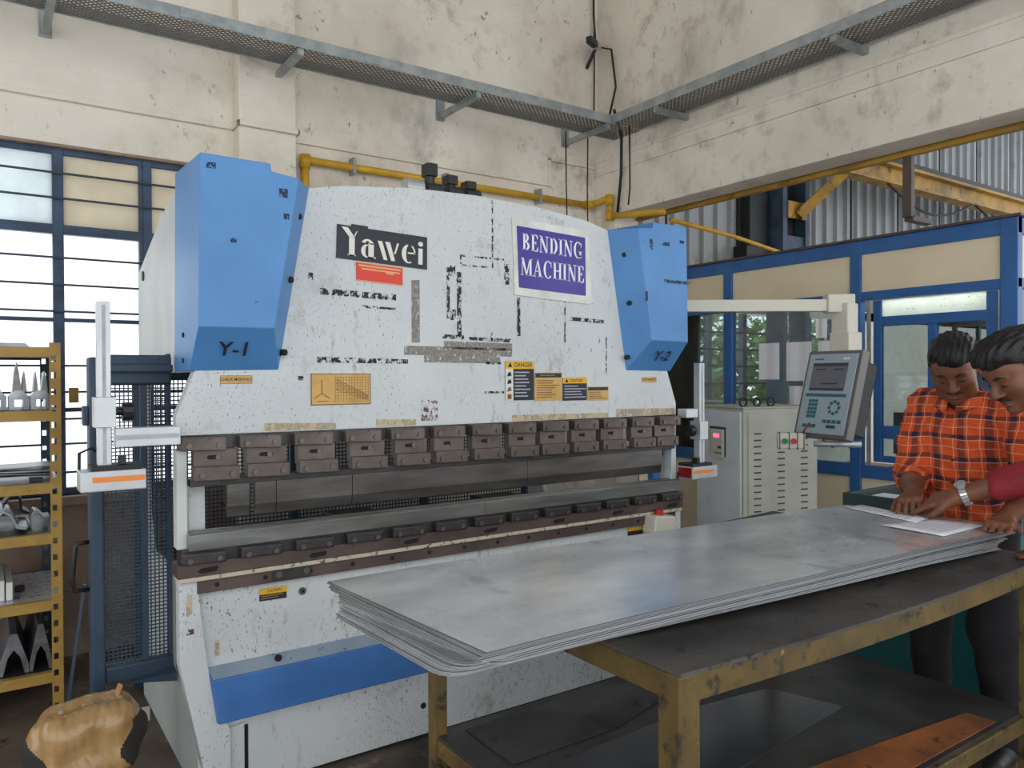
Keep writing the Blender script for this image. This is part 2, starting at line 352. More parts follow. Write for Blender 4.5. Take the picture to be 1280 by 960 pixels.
tag(bx('ceiling', 'corrugated', None, 3.75, 15, -6, 2.6, 5.6, 5.66), kind='structure')  # unseen roof, added to darken the far bay
tag(bx('ceiling_bay', 'corrugated', None, -6, 3.75, -6, 2.1, 6.0, 6.06), kind='structure')  # unseen roof, added to dim the main bay against its windows
tag(bx('wall_left_blocker', 'plaster', None, -5.2, -5.0, -6, YW, 3.2, 6), kind='structure')  # unseen wall, added to block light high up and left open below
# trees outside the far window
def tree(px, py, h, n, lab, seed):
    rnd = random.Random(seed); t = thing('tree', lab, 'tree', (px, py, 0)); tr = B(); tr.tube([(px-.9, py, 0), (px-.5, py, h*.35), (px, py, h*.7), (px+.1, py, h)], [.13, .1, .07, .03], 8); tr.tube([(px-.5, py, h*.35), (px+.5, py+.2, h*.75)], [.08, .03], 8); tr.o('trunk', 'bark', t, smooth=True)
    f = B()
    for i in range(n):
        c = Vector((px+rnd.gauss(0, .8), py+rnd.gauss(0, .5), h*.62+rnd.gauss(0, .62))); a = Vector((rnd.gauss(0, 1), rnd.gauss(0, 1), rnd.gauss(0, 1))).normalized(); q = a.orthogonal().normalized(); s = rnd.uniform(.06, .13)
        f.add([c-a*s, c+q*s*.45, c+a*s, c-q*s*.45], [(0, 1, 2, 3)])
    fo = f.o('foliage', 'leaf', t); fo['kind'] = 'stuff'
tree(8.6, 4.8, 2.6, 2600, 'leafy green tree with a forked trunk outside the barred far window', 3)
tree(14.5, 7.6, 3.2, 2600, 'leafy green tree standing behind the forked one outside the far window', 4)
# steel column, duct and crane parts in the far bay
t = thing('steel_column', 'blue grey steel building column in front of the corrugated wall', 'column', (6.25, 2.1, 0))
for x in (6.05, 6.42): bx('flange', 'window_blue', t, x, x+.07, 2.0, 2.2, 0, 5.6)
for z in (.4, 1.4, 2.62, 3.9): bx('batten', 'window_blue', t, 6.12, 6.42, 2.02, 2.06, z, z+.26)
bx('backing', 'black_metal', t, 6.12, 6.42, 2.12, 2.2, 2.3, 5.6)
t = thing('air_duct', 'black rectangular duct on the corrugated wall beside the steel column', 'duct', (5.85, 2.2, 2.4)); bx('duct_run', 'black_metal', t, 5.72, 6.0, 2.14, 2.262, 2.4, 5.4, .01); bx('duct_foot', 'black_metal', t, 5.62, 6.0, 2.10, 2.262, 2.4, 2.75, .01)
t = thing('crane_girder', 'yellow crane girder running along the corrugated wall with a dark rail on top', 'girder', (8, 1.69, 3.5))
bx('web', 'yellow_crane', t, 6.55, 14.5, 1.66, 1.69, 3.50, 3.66); bx('top_flange', 'yellow_crane', t, 6.55, 14.5, 1.58, 1.78, 3.66, 3.69); bx('bottom_flange', 'yellow_crane', t, 6.55, 14.5, 1.6, 1.76, 3.48, 3.50); bx('rail', 'dark_steel', t, 6.9, 14.5, 1.64, 1.71, 3.69, 3.77)
for p in ((7.2, 9.0), (9.1, 11.2), (11.3, 14)): B().tube([(p[0]+(p[1]-p[0])*u/8, 1.57, 3.45-.22*math.sin(math.pi*u/8)) for u in range(9)], .012, 6).o('festoon_cable', 'cable_black', t, smooth=True)
B().bar((6.62, 1.7, 3.5), (6.27, 1.98, 3.08), .1, .1).o('knee_brace', 'yellow_crane', t); bx('brace_plate', 'yellow_crane', t, 6.12, 6.42, 1.985, 2.0, 3.05, 3.22)
t = thing('crane_runway', 'yellow runway flange fixed behind the lower edge of the concrete beam', 'girder', (3.8, 0, 2.66)); bx('flange', 'yellow_crane', t, 3.715, 3.76, -6, 1.66, 2.69, 2.71); bx('web', 'yellow_crane', t, 3.73, 3.745, -6, 1.66, 2.71, 2.95)
B().box(3.72, 3.755, -.52, -.47, 2.35, 2.69).box(3.74, 3.95, -.52, -.47, 2.33, 2.36).o('hanger_strap', 'band_brown', t)
# ------------------------------------------------------------------ partition cabin
cb = setting('wall_partition', (4.1, 0, 0)); X0, X1 = 4.1, 4.16
for y0, y1 in ((1.04, 1.115), (.01, .083), (-.9, -.81), (2.05, 2.12)): bx('post', 'cabin_blue', cb, X0, X1, y0, y1, 0, 2.33, .004)
for z0, z1 in ((2.24, 2.33), (1.945, 2.0), (.81, .895), (0, .08)): bx('rail', 'cabin_blue', cb, X0+.004, X1-.004, -.9, 2.12, z0, z1, .004)
bx('roof_edge', 'band_brown', cb, X0-.015, X1+.02, -.92, 2.14, 2.33, 2.345)
for y0, y1 in ((1.115, 2.05), (.083, 1.04), (-.81, .01)):
    bx('upper_panel', 'cabin_panel', cb, X0+.02, X0+.035, y0, y1, 2.0, 2.24); bx('lower_panel', 'cabin_panel', cb, X0+.02, X0+.035, y0, y1, .08, .81)
    if y0 > 0: bx('glass_pane', 'cabin_glass', cb, X0+.026, X0+.030, y0, y1, .895, 1.945)
# second face of the cabin, turning away to the right
for x0 in (5.2, 6.4): bx('post', 'cabin_blue', cb, x0, x0+.07, -.9, -.84, 0, 2.33, .004)
for z0, z1 in ((2.24, 2.33), (1.945, 2.0), (.81, .895), (0, .08)): bx('rail', 'cabin_blue', cb, X1, 7, -.896, -.844, z0, z1, .004)
for x0, x1 in ((X1, 5.2), (5.27, 6.4)):
    bx('upper_panel', 'cabin_panel', cb, x0, x1, -.88, -.865, 2.0, 2.24); bx('lower_panel', 'cabin_panel', cb, x0, x1, -.88, -.865, .08, .81); bx('glass_pane', 'cabin_glass', cb, x0, x1, -.874, -.870, .895, 1.945)
bx('roof_board', 'cabin_panel', cb, X1, 7, -.84, 2.2, 2.30, 2.325)
# sash between the second post and the corner
ws = setting('window_3', (4.13, -.4, .9)); yl, yr = -.03, -.80
for y0, y1, z0, z1 in ((-.12, -.07, .92, 1.94), (-.79, -.735, .92, 1.94), (-.735, -.12, 1.775, 1.835), (-.735, -.12, 1.07, 1.15), (-.46, -.41, 1.15, 1.775), (-.735, -.12, .92, .96)): bx('sash_bar', 'cabin_blue', ws, X0+.012, X0+.05, y0, y1, z0, z1, .003)
bx('top_light', 'pane_lit', ws, X0+.028, X0+.032, -.735, -.12, 1.835, 1.94)
for y0, y1 in ((-.41, -.12), (-.735, -.46)): bx('glass_pane', 'cabin_glass', ws, X0+.028, X0+.032, y0, y1, 1.15, 1.775)
bx('glass_pane', 'cabin_glass', ws, X0+.028, X0+.032, -.735, -.12, .96, 1.07)
bx('edge_strip', 'galvanised', ws, X0+.005, X0+.03, -.045, -.03, .9, 1.94); bx('edge_strip', 'galvanised', ws, X0+.005, X0+.03, -.808, -.798, .9, 1.94)
rw = random.Random(3); sc = B()
for k in range(34):
    yy = -.14-.57*rw.random(); zz = 1.915 if k % 3 else 1.875; sc.bar((X0+.0272, yy, zz+rw.uniform(-.006, .006)), (X0+.0272, yy-rw.uniform(.004, .014), zz+rw.uniform(-.006, .006)), .0006, .0022)
sc.o('faint_handwriting', 'print_grey', ws)['kind'] = 'stuff'
t = thing('tube_light', 'glowing fluorescent tube on a batten inside the cabin behind the top light', 'lamp', (4.25, -.43, 2.0)); B().cyl((4.24, -.78, 1.99), (4.24, -.08, 1.99), .016, 10).o('tube', 'tube', t); bx('batten', 'white_plastic', t, 4.22, 4.27, -.8, -.06, 2.01, 2.04)
t = thing('tube_light', 'added fluorescent tube brightening the cabin, under its roof above the office desk', 'lamp', (5.2, .6, 2.25)); B().cyl((5.2, .1, 2.24), (5.2, 1.2, 2.24), .016, 10).o('tube', 'tube', t); bx('batten', 'white_plastic', t, 5.18, 5.23, .08, 1.22, 2.26, 2.3)  # unseen tube, added to brighten the cabin interior
# things inside the cabin
t = thing('notice_board', 'pale grey board standing inside the cabin behind the sash window', 'board', (5.6, -.35, 0)); bx('board', 'far_board', t, 5.6, 5.62, -.70, .1, 1.25, 1.66); bx('board_leg', 'dark_steel', t, 5.6, 5.62, -.6, -.57, 0, 1.25); bx('board_leg', 'dark_steel', t, 5.6, 5.62, .0, .03, 0, 1.25)
t = thing('office_desk', 'dark desk inside the cabin', 'desk', (5.0, .2, 0)); bx('desk_top', 'wood', t, 4.6, 5.5, -.5, .9, .72, .75); bx('side_panel', 'dark_steel', t, 4.65, 5.45, -.48, -.45, 0, .72); bx('side_panel', 'dark_steel', t, 4.65, 5.45, .85, .88, 0, .72)
t = thing('computer_monitor', 'dark computer monitor on the desk inside the cabin', 'monitor', (4.9, .0, .75)); bx('monitor_foot', 'monitor', t, 4.83, 4.97, -.1, .1, .75, .765); bx('monitor_stem', 'monitor', t, 4.89, 4.92, -.03, .03, .765, .95); bx('display', 'monitor', t, 4.87, 4.9, -.25, .22, .9, 1.2, .004)
tag(at(bx('storage_box', 'ivory', None, 4.85, 5.1, -.45, -.3, .75, .92, .004), (4.97, -.37, .75)), 'ivory storage box on the desk inside the cabin', 'box')
t = thing('metal_shelving', 'dark metal shelving inside the cabin beyond the notice board', 'shelving', (6.2, -.4, 0))
for y in (-.75, .3): 
    for x in (5.95, 6.35): bx('upright', 'dark_steel', t, x, x+.03, y, y+.03, 0, 1.9)
for z in (.5, 1.0, 1.5, 1.87): bx('shelf', 'dark_steel', t, 5.95, 6.38, -.75, .33, z, z+.02)
for i, (y, z, m) in enumerate(((-.6, 1.02, 'ivory'), (-.2, 1.02, 'grey_block'), (.1, 1.52, 'wood'), (-.5, 1.52, 'far_board'))):
    tag(at(bx('storage_box', m, None, 6.0, 6.3, y, y+.25, z, z+.2, .004), (6.15, y+.12, z)), ('ivory box on the middle shelf of the cabin shelving', 'grey box on the middle shelf of the cabin shelving', 'brown box on the upper shelf of the cabin shelving', 'pale blue grey box on the upper shelf of the cabin shelving')[i], 'box')
tag(at(bx('wall_cupboard', 'cabinet_grey', None, 4.5, 4.9, 1.5, 2.0, .0, 1.25, .01), (4.7, 1.75, 0)), 'grey cupboard inside the cabin near the machine', 'cupboard')
# sheets of paper taped inside the cabin glass
def yx(px): return None
for i, (ya, yb, za, zb, m, lab) in enumerate(((.63, .80, 1.44, 1.70, 'paper', 'white paper sheet taped to the cabin glass next to the blue post'), (.37, .57, 1.43, 1.70, 'paper', 'white paper sheet taped to the cabin glass between two others'), (.13, .325, 1.42, 1.70, 'paper', 'white paper sheet on the cabin glass behind the control console'), (.44, .55, 1.22, 1.395, 'paper', 'small white paper sheet taped low on the cabin glass'), (.34, .44, 1.22, 1.47, 'paper_lilac', 'lilac paper sheet taped low on the cabin glass'), (.26, .34, 1.72, 1.85, 'paper', 'small white slip taped high on the cabin glass'))):
    b = B(); N = 6
    V = [(X0+.018-.004*math.sin(k*1.3+i), ya+(yb-ya)*k/N, z) for z in (za, zb) for k in range(N+1)]; b.add(V, [(k, k+1, N+2+k, N+1+k) for k in range(N)])
    ob = b.o('paper_sheet', m); sm = ob.modifiers.new('thick', 'SOLIDIFY'); sm.thickness = .0012; at(ob, (X0+.018, (ya+yb)/2, za), lab, 'paper', 'papers on the cabin glass')
# ------------------------------------------------------------------ trays, pipes, cables
t = thing('cable_tray', 'perforated galvanised cable tray on brackets along the window wall', 'cable tray', (0, 1.52, 3.29))
bx('tray_bottom', 'tray_perforated', t, -4, 3.5, 1.385, 1.655, 3.289, 3.2905); bx('front_lip', 'galvanised', t, -4, 3.2, 1.375, 1.385, 3.285, 3.345); bx('rear_lip', 'galvanised', t, -4, 3.5, 1.655, 1.665, 3.285, 3.345)
for x in (-1.4, -.25, .93, 2.09, 3.19):
    B().bar((x, 1.39, 3.268), (x, 1.88, 3.268), .035, .035).o('bracket_arm', 'galvanised', t); bx('wall_plate', 'galvanised', t, x-.03, x+.03, 1.88, 1.9, 3.24, 3.38)
for x in (-.62, 1.3, .3): bx('splice_plate', 'galvanised', t, x, x+.16, 1.370, 1.375, 3.292, 3.34)
t = thing('cable_tray', 'perforated galvanised cable tray on brackets along the beam wall', 'cable tray', (3.35, 0, 3.29))
bx('tray_bottom', 'tray_perforated', t, 3.22, 3.47, -5, 1.375, 3.2895, 3.291); bx('front_lip', 'galvanised', t, 3.205, 3.215, -5, 1.38, 3.285, 3.345); bx('rear_lip', 'galvanised', t, 3.47, 3.478, -5, 1.375, 3.285, 3.345)
for y in (-.365, -1.7, .95): B().bar((3.215, y, 3.268), (3.53, y, 3.268), .035, .035).o('bracket_arm', 'galvanised', t)
def pipe(name, pts, r, mat, lab, cat, elbows=True):
    t = thing(name, lab, cat, pts[0]); B().tube(pts, r, 12).o('pipe_run', mat, t, smooth=True)
    return t
t = thing('gas_pipe', 'yellow pipe clipped along the back wall and turning at the corner', 'pipe', (1.1, 1.86, 2.81))
yp, zp, rp = 1.855, 2.81, .024
for a, b in (((1.115, yp, 2.3), (1.115, yp, zp)), ((1.115, yp, zp), (3.40, yp, zp)), ((3.40, yp, zp), (3.46, 1.68, zp+.03)), ((3.46, 1.68, zp+.03), (3.46, 1.68, 2.70)), ((3.46, 1.68, 2.70), (3.56, 1.2, 2.665))): B().cyl(a, b, rp, 12).o('pipe_run', 'yellow_pipe', t, smooth=True)
for p, q in (((1.115, yp, zp-.05), (1.115, yp, zp+.03)), ((3.36, yp, zp), (3.42, yp-.03, zp)), ((3.46, 1.68, zp-.03), (3.46, 1.68, zp+.055)), ((3.46, 1.68, 2.67), (3.46, 1.68, 2.74))): B().cyl(p, q, .033, 12).o('elbow', 'yellow_pipe', t, smooth=True)
for x in (1.42, 2.1, 2.9): bx('pipe_clip', 'galvanised', t, x, x+.02, yp-.03, YW, zp-.045, zp+.06)
tag(at(B().tube([(3.78, 1.35, 2.655), (4.6, 1.42, 2.62), (5.6, 1.62, 2.58), (6.35, 1.85, 2.56), (6.42, 1.87, 2.5)], .018, 8).o('thin_pipe', 'yellow_pipe', smooth=True), (3.72, 1.35, 2.66)), 'thin yellow pipe running out from under the beam above the cabin', 'pipe')
t = thing('wall_camera', 'small security camera bracketed to the wall corner high above the cable tray', 'camera', (3.36, 1.8, 4.0)); B().bar((3.24, 1.66, 4.0), (3.37, 1.74, 4.02), .05, .05).o('camera_body', 'black_plastic', t, bevel=.006); B().bar((3.37, 1.74, 4.02), (3.45, 1.79, 4.035), .045, .05).o('camera_rear', 'aluminium', t, bevel=.005); B().cyl((3.42, 1.79, 4.02), (3.42, 1.9, 3.9), .014).o('camera_arm', 'dark_steel', t)
def cable(pts, r, lab):
    c = B().tube(pts, r, 6).o('cable', 'cable_black', smooth=True); return at(c, pts[-1], lab, 'cable')
cable([(3.46, 1.86, 4.7), (3.46, 1.86, 4.3), (3.45, 1.82, 4.05), (3.5, 1.7, 4.0), (3.51, 1.66, 3.7), (3.47, 1.7, 3.45), (3.36, 1.5, 3.36)], .008, 'black cable hanging from the security camera down to the cable tray')
cable([(3.47, 1.87, 4.9), (3.475, 1.87, 4.0), (3.46, 1.86, 3.5), (3.36, 1.6, 3.36)], .006, 'thin black cable running straight down the wall corner')
cable([(3.22, 1.36, 3.38), (3.3, 1.42, 3.34), (3.42, 1.5, 3.26), (3.47, 1.56, 3.0), (3.47, 1.6, 2.72)], .011, 'thick black cable dropping from the tray corner to the yellow pipe')
cable([(3.34, 1.33, 3.28), (3.37, 1.36, 3.1), (3.41, 1.40, 2.86), (3.43, 1.44, 2.74)], .006, 'thin looped cable beside the thick one at the tray corner')
cable([(3.03, 1.68, 3.28), (3.05, 1.7, 2.9), (3.06, 1.7, 2.4)], .005, 'thin cable hanging behind the bending machine from the tray')
cable([(3.26, 1.7, 3.28), (3.27, 1.72, 2.8), (3.28, 1.72, 2.4)], .005, 'thin cable hanging just before the wall corner from the tray')
# ------------------------------------------------------------------ drawn letters
def arc(cx, cy, rx, ry, ix, iy, a0, a1, n=14):
    q = []
    for k in range(n):
        t0, t1 = (math.radians(a0+(a1-a0)*j/n) for j in (k, k+1))
        q.append(((cx+rx*math.cos(t0), cy+ry*math.sin(t0)), (cx+rx*math.cos(t1), cy+ry*math.sin(t1)), (cx+ix*math.cos(t1), cy+iy*math.sin(t1)), (cx+ix*math.cos(t0), cy+iy*math.sin(t0))))
    return q
def rc(x0, y0, x1, y1): return [((x0, y0), (x1, y0), (x1, y1), (x0, y1))]
def qd(*p): return [tuple(p)]
def two(x): return rc(x-.08, 0, x+.26, .05)+rc(x-.08, .95, x+.26, 1)
GLY = {
 'B': (.72, two(.1)+rc(.1, 0, .28, 1)+arc(.28, .75, .3, .25, .12, .2, -90, 90)+arc(.28, .26, .38, .26, .19, .21, -90, 90)),
 'E': (.70, rc(.1, 0, .28, 1)+rc(.02, 0, .62, .05)+rc(.02, .95, .6, 1)+rc(.28, .48, .46, .53)+rc(.43, .4, .48, .62)+qd((.62, 0), (.66, .27), (.62, .27), (.48, .05))+qd((.6, 1), (.63, .74), (.59, .74), (.46, .95))),
 'N': (.88, rc(.1, 0, .16, 1)+qd((.02, 1), (.24, 1), (.76, 0), (.6, 0))+rc(.68, 0, .74, 1)+rc(.02, 0, .26, .05)+rc(.56, .95, .86, 1)),
 'D': (.80, two(.1)+rc(.1, 0, .28, 1)+arc(.28, .5, .46, .5, .26, .45, -90, 90)),
 'I': (.42, two(.1)+rc(.1, 0, .28, 1)),
 'G': (.86, arc(.44, .5, .42, .52, .23, .47, 48, 325)+rc(.58, .03, .76, .42)+rc(.48, .38, .84, .43)+qd((.72, .66), (.76, .66), (.76, 1), (.70, .86))),
 'M': (1.06, rc(.1, 0, .16, 1)+qd((.02, 1), (.26, 1), (.58, 0), (.48, 0))+qd((.5, .1), (.56, 0), (.86, 1), (.78, 1))+rc(.78, 0, .96, 1)+rc(.0, 0, .26, .05)+rc(.7, 0, 1.04, .05)+rc(.84, .95, 1.04, 1)),
 'A': (.86, qd((.06, 0), (.13, 0), (.44, 1), (.38, 1))+qd((.54, 0), (.76, 0), (.46, 1), (.36, 1))+rc(.2, .3, .6, .35)+rc(-.02, 0, .24, .05)+rc(.46, 0, .86, .05)),
 'C': (.82, arc(.44, .5, .42, .52, .23, .47, 50, 318)+qd((.70, .64), (.75, .64), (.75, 1), (.69, .86))),
 'H': (.88, two(.1)+two(.6)+rc(.1, 0, .28, 1)+rc(.6, 0, .78, 1)+rc(.28, .47, .6, .53)),
 # stencil letters of the maker's plate
 'Ys': (.86, qd((.0, 1.42), (.30, 1.42), (.62, .95), (.36, .95))+qd((.36, .97), (.62, .97), (.62, 0), (.36, 0))+qd((.62, .97), (.74, 1.28), (.70, 1.28), (.60, 1.08))+rc(.3, 0, .68, .05)),
 'as': (.72, arc(.26, .34, .26, .34, .06, .26, 75, 285)+qd((.34, 0), (.60, 0), (.60, .76), (.34, .76))+arc(.30, .70, .28, .26, .1, .16, 0, 165)+rc(.34, 0, .70, .06)),
 'ws': (1.12, qd((.0, .96), (.22, .96), (.48, 0), (.30, 0))+qd((.36, .96), (.60, .96), (.86, 0), (.66, 0))+qd((.94, .96), (1.04, .96), (.88, .38), (.80, .38))),
 'es': (.72, arc(.34, .48, .34, .50, .12, .44, 95, 300)+arc(.40, .52, .30, .46, .22, .38, 0, 70)+rc(.30, .50, .70, .58)),
 'is': (.36, rc(.06, 0, .28, .86)+arc(.17, 1.1, .13, .13, 0, 0, 0, 360)),
}
def letters(word, org, width, h, xa, za, y, bld, gap=.06):
    gl = [GLY[c] for c in word]; tot = sum(g[0] for g in gl)+gap*(len(gl)-1); sx = width/tot; x = 0
    for adv, qs in gl:
        for q in qs:
            P = [(org[0]+xa[0]*(x+p[0])*sx+za[0]*p[1]*h, y, org[1]+xa[1]*(x+p[0])*sx+za[1]*p[1]*h) for p in q]; bld.add(P, [(0, 1, 2, 3)])
        x += adv+gap
    return bld
# ------------------------------------------------------------------ the press brake
PB = thing('press_brake', 'white and blue hydraulic press brake with worn paint and a bending machine sign', 'machine', (1.2, .5, 0))
XM = 2.405
def mx(pts): return [(XM-x,)+tuple(p) for x, *p in pts][::-1]
ram = B().xz([(0, 1.272), (XM, 1.262), (XM, 1.33), (2.345, 1.49), (1.96, 2.165), (1.8, 2.203), (1.5, 2.232), (1.2, 2.24), (.9, 2.232), (.6, 2.2), (.46, 2.172), (.06, 1.49), (0, 1.34)], 0, .06).o('ram_plate', 'white_paint', PB, bevel=.004)
ram['label'] = 'white ram plate with scratched paint'
frm = [(.07, 1.49), (.07, 2.19), (.24, 2.195), (.614, 2.127), (1.157, 1.96), (1.18, .9), (1.12, .0), (.03, .0), (.03, .70), (.95, .70), (1.06, .85), (1.06, 1.4), (.98, 1.49)]
B().yz(frm, .068, .1).o('side_frame', 'white_side', PB, bevel=.003); B().yz(frm, XM-.1, XM-.068).o('side_frame', 'white_side', PB, bevel=.003)
sfr = B().cyl((.068, 1.03, 1.93), (.062, 1.03, 1.93), .022, 14).o('access_plug', 'dark_steel', PB)
bx('oil_tank', 'white_side', PB, .09, XM-.09, .42, 1.1, 1.55, 1.98, .01)
bx('bed_beam', 'white_side', PB, .09, XM-.09, .04, .14, .0, .84)
# blue cylinder covers
def cover(mir):
    V = [(.056, -.125, 2.208), (.286, -.125, 2.206), (.29, -.125, 2.180), (.386, -.125, 2.168), (.296, -.125, 1.64), (.046, -.125, 1.638), (.348, -.001, 1.497), (.043, -.001, 1.493), (.467, -.001, 2.172),
         (.056, .27, 2.225), (.048, .27, 1.493), (.286, .27, 2.225), (.29, .27, 2.195), (.467, .27, 2.19), (.348, .27, 1.493)]
    F = [(0, 5, 4, 3, 2, 1), (5, 7, 6, 4), (4, 6, 8, 3), (0, 9, 10, 7, 5), (0, 1, 11, 9), (1, 2, 12, 11), (2, 3, 8, 13, 12), (6, 14, 13, 8), (7, 10, 14, 6), (9, 11, 12, 13, 14, 10)]
    if mir: V = [(XM-x, y, z) for x, y, z in V]
    return B().add(V, F).o('cylinder_cover', 'blue_paint', PB, bevel=.003)
for mir in (0, 1):
    c = cover(mir); f = (lambda x: XM-x) if mir else (lambda x: x)
    text('Y-2' if mir else 'Y-1', .085, (f(.175), -.074, 1.565), c, 'ink', za=(0, -.64, .768), squeeze=.9, name='hand_lettering')
    for x, y, z in ((.376, -.06, 2.05), (.345, -.06, 1.82), (.33, -.03, 1.56)): 
        B().cyl((f(x)+(.035 if not mir else -.035), y-.0, z), (f(x), y+.06, z), .012, 10).o('screw', 'bolt_hole', c)
    for y, z in ((.1, 1.62), (.1, 1.53)): B().cyl((f(.052), y, z), (f(.042), y, z), .009, 8).o('screw', 'bolt_hole', c)
    for i, (x, z, w_, h_) in enumerate(((.09, 2.17, .03, .02), (.33, 2.11, .03, .03), (.16, 1.93, .02, .015), (.34, 2.03, .02, .02)) if not mir else ((.2, 2.11, .045, .018), (.09, 2.13, .03, .015), (.12, 1.93, .19, .016), (.3, 2.1, .018, .05), (.33, 1.85, .014, .05))):
        B().box(f(x)-w_/2, f(x)+w_/2, -.1266, -.1252, z-h_/2, z+h_/2).o('paint_chip', 'mark_navy', c)
# upper tool clamps
UX = [.006, .198, .392, .587, .775, .965, 1.149, 1.332, 1.517, 1.698, 1.876, 2.059, 2.246]
LX = [.046, .222, .406, .608, .796, .971, 1.153, 1.339, 1.509, 1.689, 1.867, 2.062, 2.222]
bx('ram_lower_bar', 'clamp_dark', PB, .01, XM-.01, 0, .05, 1.225, 1.27); bx('punch_holder', 'clamp_dark', PB, .04, XM-.03, -.02, .045, 1.098, 1.122, .002)
def bolted(name, mat, x, x1, yf, yb, z0, z1, proto={}):
    """clamp block with two socket screws; blocks of a kind share their meshes"""
    key = (name,)
    if key not in proto:
        w_ = x1-x; a = B().xz([(x, z0+.004), (x1, z0), (x1, z1-.003), (x, z1)], yf, yb).o(name, mat, PB, bevel=.004); sc = []
        for u in (.17, .83):
            s_ = B().cyl((x+w_*u, yf-.007, (z0+z1)/2-.004), (x+w_*u, yf, (z0+z1)/2-.004), .0095, 12).cyl((x+w_*u, yf-.0076, (z0+z1)/2-.004), (x+w_*u, yf-.007, (z0+z1)/2-.004), .0045, 6).o('socket_screw', 'bolt', a, smooth=False)
            h_ = B().cyl((x+w_*u, yf-.0075, (z0+z1)/2-.004), (x+w_*u, yf-.006, (z0+z1)/2-.004), .005, 6)
            sc.append(s_); h_.cur = 0
        proto[key] = (a, sc, x); return a
    a, sc, x_0 = proto[key]; n = a.copy(); COL.objects.link(n); n.parent = PB; n.location = (x-x_0, 0, 0)
    for s_ in sc: c = s_.copy(); COL.objects.link(c); c.parent = n
    return n
slot = None
for i in range(13):
    bolted('upper_clamp', 'clamp_brown', UX[i], UX[i]+.147, -.045, .002, 1.219, 1.268)
    bolted('lower_clamp', 'clamp_brown', LX[i], LX[i]+.15, -.052, -.012, 1.116, 1.168)
    p = bx('clamp_plate', 'clamp_brown', PB, LX[i]+.004, LX[i]+.146, -.026, .012, 1.15, 1.224, .002)
    B().xz([(LX[i]+.045, 1.197), (LX[i]+.052, 1.19), (LX[i]+.09, 1.19), (LX[i]+.097, 1.197), (LX[i]+.09, 1.204), (LX[i]+.052, 1.204)], -.0275, -.0262).o('slot', 'bolt_hole', p); B().cyl((LX[i]+.082, -.034, 1.197), (LX[i]+.082, -.027, 1.197), .009, 10).o('adjusting_screw', 'bolt', p)
pp = [(-.014, 1.10), (.016, 1.10), (.016, 1.03), (.004, .981), (0, .979), (-.004, .981), (-.014, 1.02)]
for a, b in ((.162, .239), (.258, .332), (.334, .624), (.626, 1.45), (1.452, 2.289)): B().yz(pp, a, b).o('punch_segment', 'tool_steel', PB, bevel=.0015)
# lower tools
for a, b in ((.03, 1.215), (1.217, 2.403)): B().yz([(-.035, .884), (-.035, .935), (-.028, .943), (-.012, .943), (0, .925), (.012, .943), (.03, .943), (.03, .884)], a, b).o('die_rail', 'die_steel', PB, bevel=.001)
bx('die_holder', 'clamp_dark', PB, .01, XM-.01, -.03, .05, .797, .886, .003); bx('bed_lip', 'band_brown', PB, -.009, XM, -.046, .05, .797, .843, .003); bx('cream_ledge', 'cream_edge', PB, -.006, XM-.01, -.05, .02, .782, .797, .003)
for i in range(13):
    bolted('die_clamp', 'clamp_dark', UX[i]-.004, UX[i]+.14, -.068, -.03, .842, .881)
    if i % 2 == 0: B().xz([(UX[i]+.05, .815), (UX[i]+.06, .808), (UX[i]+.11, .811), (UX[i]+.115, .826), (UX[i]+.06, .824)], -.052, -.046).o('wedge', 'bolt_hole', PB)
bb = bx('bed_band', 'band_brown', PB, .056, 2.362, -.036, .0, .736, .782, .002)
for k in range(14): B().cyl((.12+k*.165, -.039, .76), (.12+k*.165, -.035, .76), .008, 8).o('bolt_hole', 'bolt_hole', bb)
for x in (.33, .43): B().cyl((x, -.05, .765), (x, -.036, .765), .012, 10).o('cap_screw', 'bolt', bb)
bx('stop_bracket', 'clamp_dark', bb, .31, .45, -.044, -.036, .742, .785, .002)
def endstrip(m):
    P = [(0, .797), (0, .5), (.075, .12), (.09, 0), (.165, 0), (.163, .245), (.104, .381), (.078, .578), (.063, .728), (.058, .797)]
    if m: P = [(XM-x, z) for x, z in P][::-1]
    B().xz(P, -.03, .03).o('bed_end_plate', 'white_paint', PB, bevel=.003)
endstrip(0); endstrip(1)
B().xz([(.06, .737), (.076, .578), (.104, .381), (.16, .24), (2.245, .24), (2.30, .381), (2.33, .578), (2.345, .737)], -.004, .03).o('bed_panel', 'white_paint', PB)
B().xz([(.165, 0), (.214, .0), (.214, .252), (.165, .245)], -.012, .02).o('bed_foot_strip', 'white_paint', PB); bx('foot_slot', 'bolt_hole', PB, .214, .231, .004, .02, 0, .25)
base = bx('base_panel', 'white_paint', PB, .231, 2.24, -.002, .03, .012, .25, .002); B().cyl((.93, -.006, .13), (.93, -.001, .13), .012, 14).o('lock', 'bolt_hole', base)
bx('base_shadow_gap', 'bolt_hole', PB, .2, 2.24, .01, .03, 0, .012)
def V3(x, y, z): return (x, y, z)
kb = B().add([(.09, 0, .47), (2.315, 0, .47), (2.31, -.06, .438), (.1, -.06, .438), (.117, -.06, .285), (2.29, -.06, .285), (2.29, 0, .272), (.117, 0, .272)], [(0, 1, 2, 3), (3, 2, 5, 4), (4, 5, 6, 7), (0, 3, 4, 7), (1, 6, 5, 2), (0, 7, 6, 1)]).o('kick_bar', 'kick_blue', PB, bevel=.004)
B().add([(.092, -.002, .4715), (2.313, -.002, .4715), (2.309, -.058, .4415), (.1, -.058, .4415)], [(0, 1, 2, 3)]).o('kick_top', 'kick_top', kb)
B().cyl((.33, -.03, .458), (.33, -.034, .464), .013, 12).o('hole', 'bolt_hole', kb)
